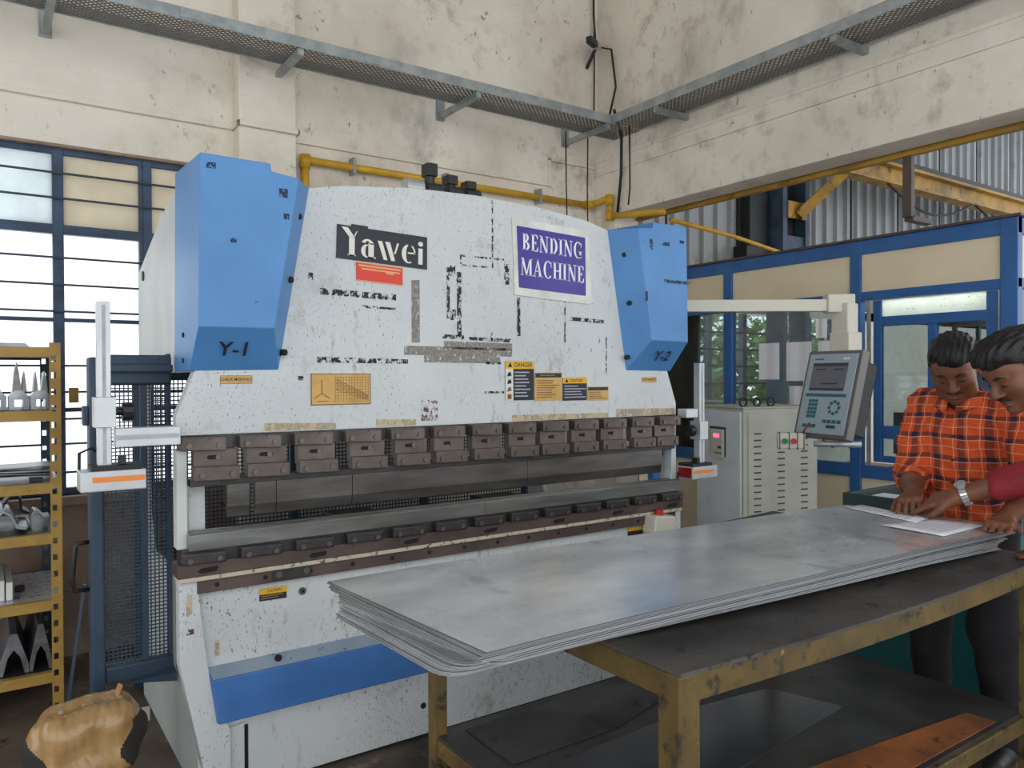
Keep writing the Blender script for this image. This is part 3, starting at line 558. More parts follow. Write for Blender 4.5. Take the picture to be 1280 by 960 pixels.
# guides seen in the throat
for m in (0, 1):
    f = (lambda x: XM-x) if m else (lambda x: x)
    a, b = sorted((f(0), f(.034))); bx('ram_guide', 'white_side', PB, a, b, 0, .06, .886, 1.222, .003)
    a, b = sorted((f(.05), f(.105))); bx('guide_block', 'white_paint' if not m else 'kick_blue', PB, a, b, .06, .1, .886, 1.11, .003)
# back gauge behind the tools
bg_ = bx('backgauge_beam', 'black_metal', PB, .12, XM-.12, .5, .58, .70, .78, .004)
for x in (.75, 1.55): bx('backgauge_finger', 'light_steel', bg_, x, x+.12, .3, .52, .78, .80, .002); bx('finger_block', 'black_metal', bg_, x-.02, x+.2, .45, .6, .78, .86, .004)
for x in (.3, 1.2, 2.1): bx('backgauge_rail', 'black_metal', PB, x, x+.06, .14, 1.1, .62, .68, .003)
B().cyl((.1, .42, .76), (XM-.1, .42, .76), .014, 10).o('backgauge_shaft', 'light_steel', PB, smooth=True)
bx('rear_tray', 'light_steel', PB, .5, 1.9, .62, 1.0, .72, .73)
# hydraulic valves on top of the ram
for x, h in ((1.07, .1), (1.17, .06), (1.265, .045)):
    v = B().cyl((x-.04, .14, 2.27), (x+.03, .14, 2.27), .032, 14).cyl((x-.02, .14, 2.27), (x-.02, .14, 2.27+h*.9), .022, 12).o('hydraulic_valve', 'dark_steel', PB, smooth=False); bx('solenoid', 'black_plastic', v, x-.045, x+.005, .11, .17, 2.27+h*.55, 2.27+h*.9+.02, .004)
B().cyl((.93, .14, 2.27), (1.01, .14, 2.27), .035, 16).o('filter_cap', 'aluminium', PB, smooth=False); bx('valve_block', 'dark_steel', PB, .92, 1.32, .09, .2, 2.2, 2.255)
# ------------------------------------------------------------------ plates, signs and stickers
F = -.0015
def plate(name, mat, x0, x1, z0, z1, y=F, parent=PB, tilt=0, th=.002):
    return B().xz([(x0, z0), (x1, z0-tilt), (x1, z1-tilt), (x0, z1)], y-th, y).o(name, mat, parent)
lg = B().xz([(.57, 1.922), (.957, 1.906), (.958, 2.037), (.70, 2.045), (.698, 2.054), (.632, 2.056), (.632, 2.048), (.575, 2.05)], -.006, -.0005).o('maker_plate', 'logo_black', PB, label='black maker plate reading Yawei')
ax = (.9993, -.037); az = (.02, .9998)
b = B(); letters(['Ys', 'as', 'ws', 'es', 'is'], (.588, 1.936), .355, .075, ax, az, -.0066, b); b.o('stencil_letters', 'logo_letter', lg)
rl = plate('warning_plate', 'label_red', .651, .848, 1.842, 1.914, tilt=.009, th=.002); rl['label'] = 'red label under the maker plate'
plate('print_line', 'label_red_text', .66, .84, 1.898, 1.905, -.004, rl, .008, .0004); plate('print_line', 'label_red_text', .672, .835, 1.886, 1.892, -.004, rl, .008, .0004); plate('print_line', 'label_red_text', .775, .81, 1.876, 1.882, -.004, rl, .004, .0004)
for q in (((.651, .848, 1.842, 1.845)), ((.651, .848, 1.911, 1.914))): plate('label_border', 'label_red_text', *q, -.004, rl, .009, .0004)
sg = B().xz([(1.393, 1.832), (1.80, 1.812), (1.835, 1.822), (1.817, 2.152), (1.378, 2.166)], -.004, -.0005).o('machine_sign', 'sign_white', PB, label='purple sign reading BENDING MACHINE in white serif letters')
B().xz([(1.415, 1.862), (1.798, 1.846), (1.795, 2.118), (1.404, 2.133)], -.0055, -.004).o('sign_field', 'sign_purple', sg)
B().xz([(1.39, 1.828), (1.82, 1.807), (1.85, 1.826), (1.82, 1.838), (1.39, 1.856)], -.0065, -.004).o('peeling_edge', 'sign_white', sg)
b = B(); sa = (.9993, -.036); letters('BENDING', (1.432, 2.03), .345, .075, sa, (0, 1), -.0062, b); letters('MACHINE', (1.424, 1.918), .365, .078, sa, (0, 1), -.0062, b); b.o('sign_letters', 'letter_white', sg)
def lines(parent, mat, x0, x1, z0, z1, n, y=-.0042):
    b = B()
    for k in range(n):
        z = z0+(z1-z0)*(k+.5)/n; h = (z1-z0)/n*.36; e = x0+(x1-x0)*random.uniform(.6, 1); b.box(x0, e, y-.0003, y, z-h/2, z+h/2)
    return b.o('print_lines', mat, parent)
p = plate('sticker', 'label_tan', .144, .253, 1.449, 1.477); text('CHECK MONTHLY', .0155, (.1985, -.0042, 1.463), p, 'ink', squeeze=.82); 
for q in ((.144, .253, 1.449, 1.4505), (.144, .253, 1.4755, 1.477), (.144, .1455, 1.449, 1.477), (.2515, .253, 1.449, 1.477)): plate('sticker_border', 'label_line_dark', *q, -.0036, p, 0, .0004)
p = B().xz([(.468, 1.365), (.707, 1.365), (.707, 1.483), (.488, 1.483), (.468, 1.472)], -.0035, F).o('tonnage_chart', 'label_tan', PB, label='tan tonnage chart sticker')
b = B()
for k in range(13): b.box(.562+k*.0112, .563+k*.0112, -.0042, -.0036, 1.376, 1.47)
for k in range(9): b.box(.562, .697, -.0042, -.0036, 1.376+k*.0117, 1.377+k*.0117)
for q in ((.468, .707, 1.365, 1.368), (.468, .707, 1.480, 1.483), (.468, .471, 1.365, 1.483), (.704, .707, 1.365, 1.483)): b.box(q[0], q[1], -.0042, -.0036, q[2], q[3])
for k in range(6): b.bar((.565, -.0044, 1.462-k*.008), (.697, -.0044, 1.40-k*.004), .0016, .0012)
b.bar((.51, -.0044, 1.46), (.51, -.0044, 1.41), .003, .002).bar((.48, -.0044, 1.39), (.51, -.0044, 1.41), .003, .002).bar((.51, -.0044, 1.41), (.54, -.0044, 1.39), .003, .002).bar((.49, -.0044, 1.38), (.535, -.0044, 1.38), .003, .002)
b.o('chart_lines', 'label_line_dark', p)
p = plate('danger_sticker', 'label_black', 1.341, 1.496, 1.364, 1.538); plate('sticker_header', 'label_yellow', 1.341, 1.496, 1.503, 1.538, -.0035, p, 0, .0005); plate('pictogram_strip', 'sign_white', 1.341, 1.383, 1.364, 1.503, -.0035, p, 0, .0005); text('DANGER', .027, (1.437, -.0043, 1.52), p, 'ink', squeeze=.9)
B().xz([(1.354, 1.511), (1.378, 1.511), (1.366, 1.532)], -.0045, -.004).o('warning_triangle', 'ink', p)
for k in range(4):
    z = 1.38+k*.033; B().xz([(1.35, z-.01), (1.374, z-.006), (1.368, z+.012), (1.355, z+.006)] if k else [(1.352, z-.01), (1.373, z-.01), (1.373, z+.012), (1.352, z+.012)], -.0045, -.004).o('pictogram', 'ink' if k > 1 else 'label_line_dark', p)
lines(p, 'print_grey', 1.39, 1.488, 1.375, 1.495, 8)
p = plate('notice_sticker', 'label_tan', 1.501, 1.655, 1.36, 1.486); plate('sticker_header', 'label_black', 1.504, 1.652, 1.464, 1.484, -.0035, p, 0, .0005); lines(p, 'label_line_dark', 1.51, 1.648, 1.37, 1.455, 8); lines(p, 'label_line', 1.53, 1.63, 1.469, 1.479, 1)
p = plate('caution_sticker', 'label_black', 1.66, 1.804, 1.357, 1.463); plate('sticker_header', 'label_yellow', 1.66, 1.804, 1.436, 1.463, -.0035, p, 0, .0005); lines(p, 'print_grey', 1.668, 1.798, 1.366, 1.43, 5); text('CAUTION', .018, (1.74, -.0043, 1.449), p, 'ink', squeeze=.9); B().xz([(1.672, 1.441), (1.692, 1.441), (1.682, 1.459)], -.0045, -.004).o('warning_triangle', 'ink', p)
p = plate('notice_sticker', 'label_tan', 1.809, 1.939, 1.354, 1.419); plate('sticker_header', 'label_black', 1.812, 1.936, 1.402, 1.417, -.0035, p, 0, .0005); lines(p, 'label_line_dark', 1.816, 1.93, 1.36, 1.398, 4)
p = plate('sticker', 'label_tan', 2.162, 2.262, 1.437, 1.465); text('CHECK MONTHLY', .0135, (2.212, -.0042, 1.451), p, 'ink', squeeze=.85)
p = plate('caution_sticker', 'label_black', .272, .370, .668, .712, -.0055, tilt=.002); plate('sticker_header', 'label_yellow', .272, .370, .691, .712, -.0078, p, .002, .0005); lines(p, 'label_line', .278, .362, .672, .688, 2, -.0082); text('CAUTION', .013, (.324, -.0086, .701), p, 'ink', squeeze=.9)
p = plate('caution_sticker', 'label_black', 2.06, 2.16, .685, .725, -.0055); plate('sticker_header', 'label_yellow', 2.06, 2.16, .707, .725, -.0078, p, 0, .0005)
k = B().cyl((.429, -.012, .681), (.429, -.004, .681), .0135, 16).o('panel_lock', 'bolt', PB); B().cyl((.429, -.0135, .681), (.429, -.012, .681), .006, 8).o('keyhole', 'bolt_hole', k)
e = B().xz([(2.14, .70), (2.15, .695), (2.285, .70), (2.29, .775), (2.15, .79)], -.11, -.02).o('stop_button_box', 'ivory', PB, bevel=.01); B().cyl((2.21, -.07, .785), (2.21, -.07, .81), .022, 14).o('stop_button', 'red_button', e)
# worn lines where tape and labels were pulled off
for c, x0, x1, za, zb, zd, zc in (('black', .507, .820, 1.804, 1.797, 1.780, 1.773), ('black', .673, .820, 1.748, 1.744, 1.738, 1.735), ('black', .493, .871, 1.546, 1.540, 1.525, 1.522), ('black', 1.051, 1.066, 1.923, 1.925, 1.711, 1.712), ('black', 1.100, 1.122, 1.907, 1.909, 1.620, 1.620), ('black', 1.066, 1.093, 1.931, 1.933, 1.885, 1.887), ('black', 1.069, 1.094, 1.749, 1.750, 1.705, 1.706), ('black', 1.406, 1.425, 1.817, 1.818, 1.648, 1.648), ('black', 1.030, 1.134, 1.645, 1.644, 1.628, 1.627), ('black', 1.158, 1.380, 1.638, 1.634, 1.624, 1.618), ('grey', 1.037, 1.380, 1.618, 1.614, 1.585, 1.582), ('black', 1.116, 1.339, 1.982, 1.982, 1.973, 1.974), ('black', 1.116, 1.124, 1.982, 1.982, 1.942, 1.942), ('black', 1.128, 1.256, 1.942, 1.942, 1.935, 1.935), ('black', 1.339, 1.366, 1.960, 1.962, 1.869, 1.871), ('black', 1.704, 1.915, 1.745, 1.738, 1.727, 1.72), ('black', 1.672, 1.680, 1.905, 1.906, 1.625, 1.626), ('grey', .888, .925, 1.859, 1.862, 1.608, 1.609), ('grey', .944, 1.316, 1.558, 1.556, 1.528, 1.526), ('grey', .854, 1.379, 1.595, 1.592, 1.558, 1.556), ('rust', .928, 1.005, 1.376, 1.374, 1.291, 1.288), ('tan', .295, .566, 1.306, 1.296, 1.277, 1.275), ('tan', .731, .906, 1.304, 1.298, 1.276, 1.274), ('tan', 1.378, 1.939, 1.300, 1.293, 1.272, 1.27), ('tan', 1.991, 2.393, 1.310, 1.304, 1.272, 1.27), ('black', 1.245, 1.320, 1.534, 1.534, 1.522, 1.522), ('black', 1.237, 1.336, 1.407, 1.406, 1.397, 1.396), ('black', 1.925, 1.932, 1.661, 1.663, 1.47, 1.47), ('black', 1.275, 1.283, 2.228, 2.23, 1.936, 1.939), ('black', .461, .48, 1.860, 1.858, 1.835, 1.832), ('black', .419, .441, 1.475, 1.474, 1.459, 1.457)):
    B().xz([(x0, zd), (x1, zc), (x1, zb), (x0, za)], -.0008, -.0002).o('worn_mark', 'mark_'+c, PB)
for x, z, w_, h_, c in ((.03, .70, .02, .07, 'tan'), (.125, .53, .018, .06, 'tan'), (.02, .61, .05, .02, 'rust'), (.07, .70, .02, .02, 'tan')):
    yy = -.0305 if x < .06 else -.0045; B().xz([(x-w_/2, z-h_/2), (x+w_/2, z-h_*.4), (x+w_/2, z+h_/2), (x-w_/3, z+h_/2)], yy-.0006, yy).o('worn_mark', 'mark_'+c, PB)
# ------------------------------------------------------------------ laser guards on both ends of the ram
def laser(m, lab):
    f = (lambda x: XM-x-.105) if m else (lambda x: x); dz = -.175 if m else 0; t = thing('laser_guard', lab, 'laser guard', (f(-.21), -.05, 1.13+dz), group=None)
    def bb(n, mat, x0, x1, y0, y1, z0, z1, par=t, bev=.002):
        a, b = sorted((f(x0), f(x1))); return bx(n, mat, par, a, b, y0, y1, z0+dz, z1+dz, bev)
    p = bb('post', 'aluminium', -.242, -.204, -.07, -.03, 1.195, 1.71)
    for y in (-.0705,): bb('groove', 'galvanised', -.228, -.218, -.0712, -.0698, 1.2, 1.7, p, 0)
    bb('slider', 'aluminium', -.252, -.192, -.085, -.015, 1.315, 1.41)
    arm = bb('arm', 'aluminium', -.192, -.0, -.07, -.01, 1.25, 1.31) if not m else bx('arm', 'aluminium', t, XM+.001, f(-.192), -.07, -.01, 1.255, 1.30, .002)
    (bb('arm_groove', 'galvanised', -.19, -.004, -.0708, -.0695, 1.273, 1.288, arm, 0) if not m else None)
    k = B().cyl((f(-.192), -.05, 1.362+dz), (f(-.155), -.05, 1.362+dz), .012, 10).cyl((f(-.17), -.05, 1.362+dz), (f(-.14), -.05, 1.362+dz), .03, 12).o('clamp_knob', 'black_plastic', t)
    bb('head_mount', 'black_metal', -.265, -.12, -.10, -.0, 1.182, 1.197); bb('adjuster', 'black_plastic', -.185, -.165, -.09, -.05, 1.197, 1.225)
    h = bb('laser_head', 'aluminium', -.295, -.11, -.11, .0, 1.118, 1.182, t, .004)
    bb('orange_stripe', 'orange_stripe', -.262, -.115, -.1112, -.1098, 1.147, 1.164, h, 0)
    if m: B().box(f(-.11)-.0015, f(-.11)-.0002, -.1, -.01, 1.125+dz, 1.176+dz).o('lens_window', 'red_glass', h)
    B().tube([(f(-.29), -.02, 1.16+dz), (f(-.285), .02, 1.23+dz), (f(-.25), .02, 1.245+dz), (f(-.2), -.0, 1.2+dz)] if not m else [(f(-.1), -.02, 1.15+dz), (f(-.08), -.02, 1.08+dz), (f(-.06), .0, 1.0+dz)], .005, 6).o('sensor_cable', 'cable_black', t, smooth=True)
laser(0, 'aluminium laser guard arm with orange striped head beside the blue mesh gate'); laser(1, 'aluminium laser guard arm with red lens beside the electrical cabinet')
# ------------------------------------------------------------------ mesh gates
def mesh_panel(parent, x0, x1, z0, z1, y, pitch, wire, mat, name='wire_mesh'):
    b = B(); n = int((x1-x0)/pitch); m_ = int((z1-z0)/pitch)
    for k in range(n+1): xx = x0+(x1-x0)*k/n; b.box(xx-wire/2, xx+wire/2, y, y+.002, z0, z1)
    for k in range(m_+1): zz = z0+(z1-z0)*k/m_; b.box(x0, x1, y-.0015, y+.0005, zz-wire/2, zz+wire/2)
    o = b.o(name, mat, parent); o['kind'] = 'stuff'; return o
g = thing('mesh_gate', 'dark blue steel gate with perforated mesh between the rack and the press brake', 'gate', (-.08, .35, 0))
bx('gate_post', 'gate_blue', g, -.226, -.18, .32, .40, .0, 1.545, .008); bx('centre_post', 'gate_blue', g, -.055, -.032, .352, .375, .41, 1.45); bx('gate_post', 'gate_blue', g, .035, .05, .345, .375, .36, 1.56); bx('top_rail', 'gate_blue', g, -.18, .05, .33, .39, 1.445, 1.555, .008); bx('top_flange', 'gate_blue', g, -.18, .05, .30, .33, 1.49, 1.52, .006); bx('bottom_rail', 'gate_blue', g, -.18, .05, .33, .39, .36, .42, .006)
B().add([(-.13, .33, .355), (.05, .33, .385), (.05, .27, .375), (.05, .27, .345), (.05, .33, .345)], [(0, 1, 2), (0, 2, 3), (0, 3, 4), (0, 4, 1), (1, 4, 3, 2)]).o('foot_gusset', 'gate_blue', g)
bx('gate_hinge', 'gate_blue', g, -.244, -.226, .33, .38, 1.30, 1.37, .004)
mesh_panel(g, -.18, .035, .42, 1.445, .36, .0135, .0043, 'gate_blue')
B().tube([(-.226, .36, .88), (-.262, .36, .88), (-.27, .36, .86), (-.28, .36, .74), (-.272, .36, .71), (-.226, .36, .71)], .008, 8).o('pull_handle', 'black_plastic', g, smooth=True)
bx('latch_plate', 'ivory', g, -.10, -.04, .30, .31, .21, .26); bx('latch_arm', 'dark_steel', g, -.18, -.04, .31, .34, .22, .25)
g2 = thing('rear_guard', 'dark mesh guard closing the rear of the press brake', 'guard', (1.2, 1.24, 0))
for x in (.05, .8, 1.58, 2.32): bx('guard_post', 'gate_blue', g2, x, x+.04, 1.22, 1.26, 0, 1.5)
for z in (.12, 1.46): bx('guard_rail', 'gate_blue', g2, .05, 2.36, 1.22, 1.26, z, z+.04)
mesh_panel(g2, .09, 2.32, .16, 1.46, 1.235, .02, .006, 'gate_blue')
tag(at(B().bar((-.33, .42, .005), (-.237, .40, .72), .018, .01).o('flat_bar', 'gate_blue'), (-.33, .42, 0)), 'dark flat bar leaning against the gate post', 'bar')
# ------------------------------------------------------------------ electrical cabinet (turned a little)
c = thing('electrical_cabinet', 'grey electrical cabinet with louvred side and lifting rings behind the laser guard', 'cabinet', (3.10, .13, 0), math.radians(-14))
def lc(n, m, x0, x1, y0, y1, z0, z1, par=c, bev=0): return bx(n, m, par, x0, x1, y0, y1, z0, z1, bev, local=True)
lc('body', 'cabinet_grey', 0, .54, 0, .46, .05, 1.275, c, .004); lc('top_plate', 'cabinet_grey', -.006, .546, -.006, .466, 1.275, 1.285, c, .003); lc('plinth', 'dark_steel', .01, .53, .01, .45, 0, .05)
d = lc('door', 'cabinet_lit', -.012, 0, .015, .45, .08, 1.255, c, .003)
lc('front_panel', 'cabinet_grey', .03, .52, -.006, 0, .08, 1.245, c, .003)
lv = None
for x in (.07, .24, .41):
    for k in range(24):
        if lv is None: lv = lc('louvre', 'vent_dark', .07, .12, -.0085, -.006, .25, .258)
        else: share(lv, c, (x-.07, 0, k*.038))
u = lc('meter_recess', 'vent_dark', -.014, -.0115, .15, .31, .98, 1.16, d); lc('drive_unit', 'ivory', -.03, -.014, .16, .285, .97, 1.145, u, .004); lc('digit_display', 'led', -.0315, -.030, .19, .25, 1.095, 1.12, u); lc('key_row', 'dark_steel', -.0315, -.030, .175, .205, 1.03, 1.045, u); lc('key_row', 'dark_steel', -.0315, -.030, .165, .235, 1.0, 1.006, u)
for x, y in ((.06, .08), (.16, .08), (.26, .08)):
    B().tube([(x+.025*math.cos(a), y, 1.31+.025*math.sin(a)) for a in [k*math.pi/8 for k in range(17)]], .007, 8, cap=False).o('lifting_ring', 'dark_steel', c, smooth=True, local=True)
# ------------------------------------------------------------------ control console on its boom
p = thing('control_console', 'grey operator console with screen and teal keys hanging from a swing boom', 'control console', (3.28, -.36, 1.14))
bd = (Vector((3.30, -.38, 1.845))-Vector((2.42, .24, 1.845)))
B().bar((2.42, .24, 1.845), (3.26, -.35, 1.845), .06, .064).o('boom', 'ivory', p, bevel=.004)
B().bar((3.215, -.32, 1.855), (3.335, -.405, 1.855), .085, .10).o('elbow_box', 'ivory', p, bevel=.008); B().bar((3.30, -.382, 1.855), (3.30, -.382, 1.69), .10, .10, (0, 1, 0)).o('drop_tube', 'ivory', p, bevel=.008); B().bar((3.305, -.385, 1.70), (3.305, -.385, 1.58), .125, .115, (0, 1, 0)).o('swivel_box', 'ivory', p, bevel=.006)
# the console faces the machine side, leaning back
ca = Vector((-.985, .17, 0)).normalized(); cs = Vector((-ca.y, ca.x, 0)); cs = -cs if cs.y > 0 else cs; til = math.radians(15)
cz = (Vector((0, 0, 1))*math.cos(til)-ca*math.sin(til)); cn = (ca*math.cos(til)+Vector((0, 0, 1))*math.sin(til)); co = Vector((3.17, -.36, 1.365))
def cbx(n, m, u0, u1, w0, w1, d0, d1, par=p, bev=0):
    P = [co+cs*u+cz*v+cn*d for d in (d0, d1) for u, v in ((u0, w0), (u1, w0), (u1, w1), (u0, w1))]
    return B().add(P, [(0, 3, 2, 1), (4, 5, 6, 7), (0, 1, 5, 4), (1, 2, 6, 5), (2, 3, 7, 6), (3, 0, 4, 7)]).o(n, m, par, bevel=bev)
cbx('case', 'console_grey', -.18, .18, -.235, .245, -.055, 0, p, .006); cbx('rear_case', 'black_metal', -.15, .16, -.2, .2, -.15, -.055, p, .01)
f = cbx('face_plate', 'console_plate', -.16, .16, -.215, .225, 0, .006, p, .002)
s_ = cbx('screen', 'screen', -.125, .11, .02, .175, .006, .008, f); cbx('screen_bar', 'screen_dark', -.12, .105, .155, .172, .008, .0085, s_); cbx('screen_bar', 'screen_dark', -.12, .105, .023, .035, .008, .0085, s_); cbx('screen_text', 'screen_dark', -.1, -.03, .135, .142, .008, .0085, s_); cbx('screen_text', 'screen_dark', .02, .09, .135, .142, .008, .0085, s_); cbx('screen_text', 'screen_dark', -.05, .06, .055, .063, .008, .0085, s_)
cbx('brand_mark', 'key_teal', -.12, -.06, .192, .2, .006, .007, f); cbx('brand_mark', 'white_plastic', .07, .11, .192, .203, .006, .007, f)
for k in range(10): cbx('key', 'key_teal', -.135+k*.027, -.112+k*.027, -.012, .004, .006, .009, f)
for r in range(5):
    for k in range(3): cbx('key', 'key_teal', -.105+k*.022, -.088+k*.022, -.045-r*.021, -.029-r*.021, .006, .009, f)
for k in range(8): a = k*math.pi/4; cbx('key', 'key_teal', .07+.032*math.cos(a)-.008, .07+.032*math.cos(a)+.008, -.07+.032*math.sin(a)-.008, -.07+.032*math.sin(a)+.008, .006, .009, f)
for k in range(4): cbx('key', 'key_teal', .01+k*.032, .034+k*.032, -.155, -.137, .006, .009, f)
for k in range(3): cbx('key', 'key_teal', -.12+k*.032, -.095+k*.032, -.182, -.165, .006, .009, f)
cbx('nameplate', 'vent_dark', .04, .1, -.182, -.165, .006, .007, f)
B().cyl((3.10, -.33, 1.105), (3.26, -.50, 1.105), .017, 12).o('hanger_tube', 'aluminium', p, smooth=True)
q0 = Vector((3.02, -.245, 1.12)); du = Vector((.69, -.73, 0)).normalized()
B().bar(q0-du*.07, q0+du*.07, .06, .085).o('button_box', 'ivory', p, bevel=.008)
nn = Vector((-.73, -.69, 0))
for k, m in ((-.035, 'green_button'), (.01, 'red_button')): B().cyl(q0+du*k+nn*.03, q0+du*k+nn*.045, .015, 12).o('push_button', m, p)
for k in (-.06, -.012, .03, .062): B().bar(q0+du*k-du*.002, q0+du*k+du*.002, .066, .091).o('cable_tie', 'black_plastic', p)
B().tube([q0+du*.06+Vector((0, 0, .04)), (3.075, -.30, 1.19), (3.09, -.31, 1.215)], .005, 8).o('lead', 'red_glass', p, smooth=True)
B().tube([(3.13, -.36, 1.125), (3.16, -.40, 1.09), (3.19, -.43, 1.125), (3.22, -.46, 1.09), (3.25, -.49, 1.12)], .008, 8).o('lead', 'lips', p, smooth=True)
# ------------------------------------------------------------------ work table
T = thing('work_table', 'heavy steel work table with yellow brown frame carrying the stack of sheets', 'table', (1.45, -1.18, 0))
TX0, TX1, TY0, TY1, TZ = .60, 2.31, -1.71, -.66, .876
def sag(x): return -.018*math.sin(math.pi*min(1, max(0, (x-TX0)/(TX1-TX0))))
def strip(name, mat, y0, y1, z0, z1, parent, n=14):
    b = B(); V = []
    for k in range(n+1):
        x = TX0+(TX1-TX0)*k/n; d = sag(x); V += [(x, y0, z0+d), (x, y1, z0+d), (x, y1, z1+d), (x, y0, z1+d)]
    F_ = [(0, 1, 2, 3), (4*n, 4*n+3, 4*n+2, 4*n+1)]
    for k in range(n):
        for j in range(4): F_.append((4*k+j, 4*k+4+j, 4*k+4+(j+1) % 4, 4*k+(j+1) % 4))
    return b.add(V, F_).o(name, mat, parent)
strip('table_top', 'table_top', TY0-.005, TY1, TZ-.008, TZ, T); strip('front_rail', 'table_frame', TY0, TY0+.03, TZ-.065, TZ-.008, T); strip('rear_rail', 'table_frame', TY1-.03, TY1, TZ-.065, TZ-.008, T)
for x0, x1 in ((TX0, TX0+.05), (TX1-.05, TX1), (1.43, 1.47)): bx('cross_rail', 'table_frame', T, x0, x1, TY0+.03, TY1-.03, TZ-.083 if x0 > 1 and x0 < 2 else TZ-.065, TZ-.026 if x0 > 1 and x0 < 2 else TZ-.009, .003)
for x in (TX0-.002, TX1-.060):
    for y in (TY0-.002, TY1-.045): bx('leg', 'table_frame', T, x, x+.062 if y < -1 else x+.045, y, y+.06 if y < -1 else y+.045, 0, TZ-.009, .004)
bx('lower_shelf', 'shelf_plate', T, TX0+.01, TX1-.01, TY0+.05, TY1-.01, .352, .36)
for a in ((TX0, TX1, TY0+.035, TY0+.06), (TX0, TX1, TY1-.03, TY1-.005)): bx('shelf_rail', 'table_frame', T, *a, .30, .3515, .003)
for a in ((TX0+.005, TX0+.03), (TX1-.03, TX1-.005)): bx('shelf_rail', 'table_frame', T, *a, TY0+.06, TY1-.03, .30, .3515, .003)
def flat(name, mat, pts, z, th, lab, cat, group=None): return at(B().xy(pts, z, z+th).o(name, mat, bevel=0), (sum(p[0] for p in pts)/len(pts), sum(p[1] for p in pts)/len(pts), z), lab, cat, group)
flat('rusty_plate', 'rust_sheet', [(1.30, -1.47), (2.10, -1.56), (2.115, -1.645), (1.32, -1.645)], .361, .003, 'rusty orange plate at the edge of the lower table shelf', 'plate')
flat('offcut_sheet', 'dull_sheet', [(.74, -1.05), (1.40, -1.02), (1.74, -1.06), (1.82, -1.30), (1.2, -1.37), (.80, -1.40)], .361, .003, 'shiny grey sheet offcut on the lower table shelf', 'sheet')
flat('offcut_sheet', 'shelf_plate', [(.7, -.72), (1.3, -.70), (1.55, -.86), (1.1, -.98), (.7, -.98)], .361, .003, 'dark grey sheet offcut behind the shiny one on the lower shelf', 'sheet')
# ------------------------------------------------------------------ stack of steel sheets on the table, each sheet its own thing
rs = random.Random(5); Z = TZ+.0006
def sheet(i, xl_b, xl_f, xr_b, xr_f, yb_l, yf_l, yb_r, yf_r, z, th, rad, lab, group):
    KX = [0, .40, .62, 1.2, 1.5, 1.85, 2.15, 2.6]; KZ = [-.013, -.003, 0, .001, .003, .006, .004, 0]; V = []
    U = [(xl_f+d, xl_b+d, d) for d in ((0, rad*.12, rad*.35, rad*.65, rad) if rad else (0,))]+[(x, x, 1) for x in KX[1:-1]]+[(xr_f, xr_b, 1)]
    for xf, xb, d in U:
        yf = yf_l+(yf_r-yf_l)*(xf-xl_f)/(xr_f-xl_f); yb = yb_l+(yb_r-yb_l)*(xb-xl_b)/(xr_b-xl_b)
        if rad and d < rad: yf += rad-math.sqrt(max(0, rad*rad-(rad-d)**2))
        c, e = (float(np.interp(q, KX, KZ)) for q in (xf, xb))
        V += [(xf, yf, z+c), (xb, yb, z+e), (xb, yb, z+e+th), (xf, yf, z+c+th)]
    n = len(U)-1; b = B(); b.add(V, [(0, 1, 2, 3), (4*n, 4*n+3, 4*n+2, 4*n+1)]+[(4*k+j, 4*k+4+j, 4*k+4+(j+1) % 4, 4*k+(j+1) % 4) for k in range(n) for j in range(4)])
    o = b.o('steel_sheet', ['sheet_steel', rs.choice(['sheet_edge', 'sheet_edge', 'sheet_edge_halfshade', 'sheet_edge_shade'])]); o.data.polygons.foreach_set('material_index', [0 if abs(p.normal.z) > .7 else 1 for p in o.data.polygons])
    return at(o, ((xl_f+xr_f)/2, (yf_l+yb_l)/2, z), lab, 'steel sheet', group)
j = lambda a: rs.uniform(-a, a)
for i in range(10):
    d = i*.002; sheet(i, .185+j(.006)+d, .205+j(.005)+d*1.5, 2.25, 2.27, -.95+j(.004), -1.455-i*.003, -1.06, -1.585+j(.008), Z, .0024, .055, 'grey steel sheet with rounded corner in the lowest bundle of the stack', 'sheets in the lowest bundle'); Z += .0030
for i in range(9):
    d = i*.003; sheet(i, .20+j(.006), .275-d*.6+j(.006), 2.25, 2.28, -.93+j(.004), -1.525-i*.002, -1.06, -1.60+j(.009), Z, .0024, .05, 'grey steel sheet with rounded corner in the middle bundle of the stack', 'sheets in the middle bundle'); Z += .0030
for i in range(9):
    last = i == 8; sheet(i, .19-i*.0015+j(.004), .232+j(.006), 2.24, 2.295+j(.006), -.908+j(.004), -1.55-i*.0025+j(.002), -1.057, -1.62-i*.003+j(.003), Z, .0024, 0, 'topmost bright steel sheet of the stack, with papers lying on it' if last else 'grey steel sheet with square corner in the upper bundle of the stack', None if last else 'sheets in the upper bundle'); Z += .0030
ZS = Z+.0004
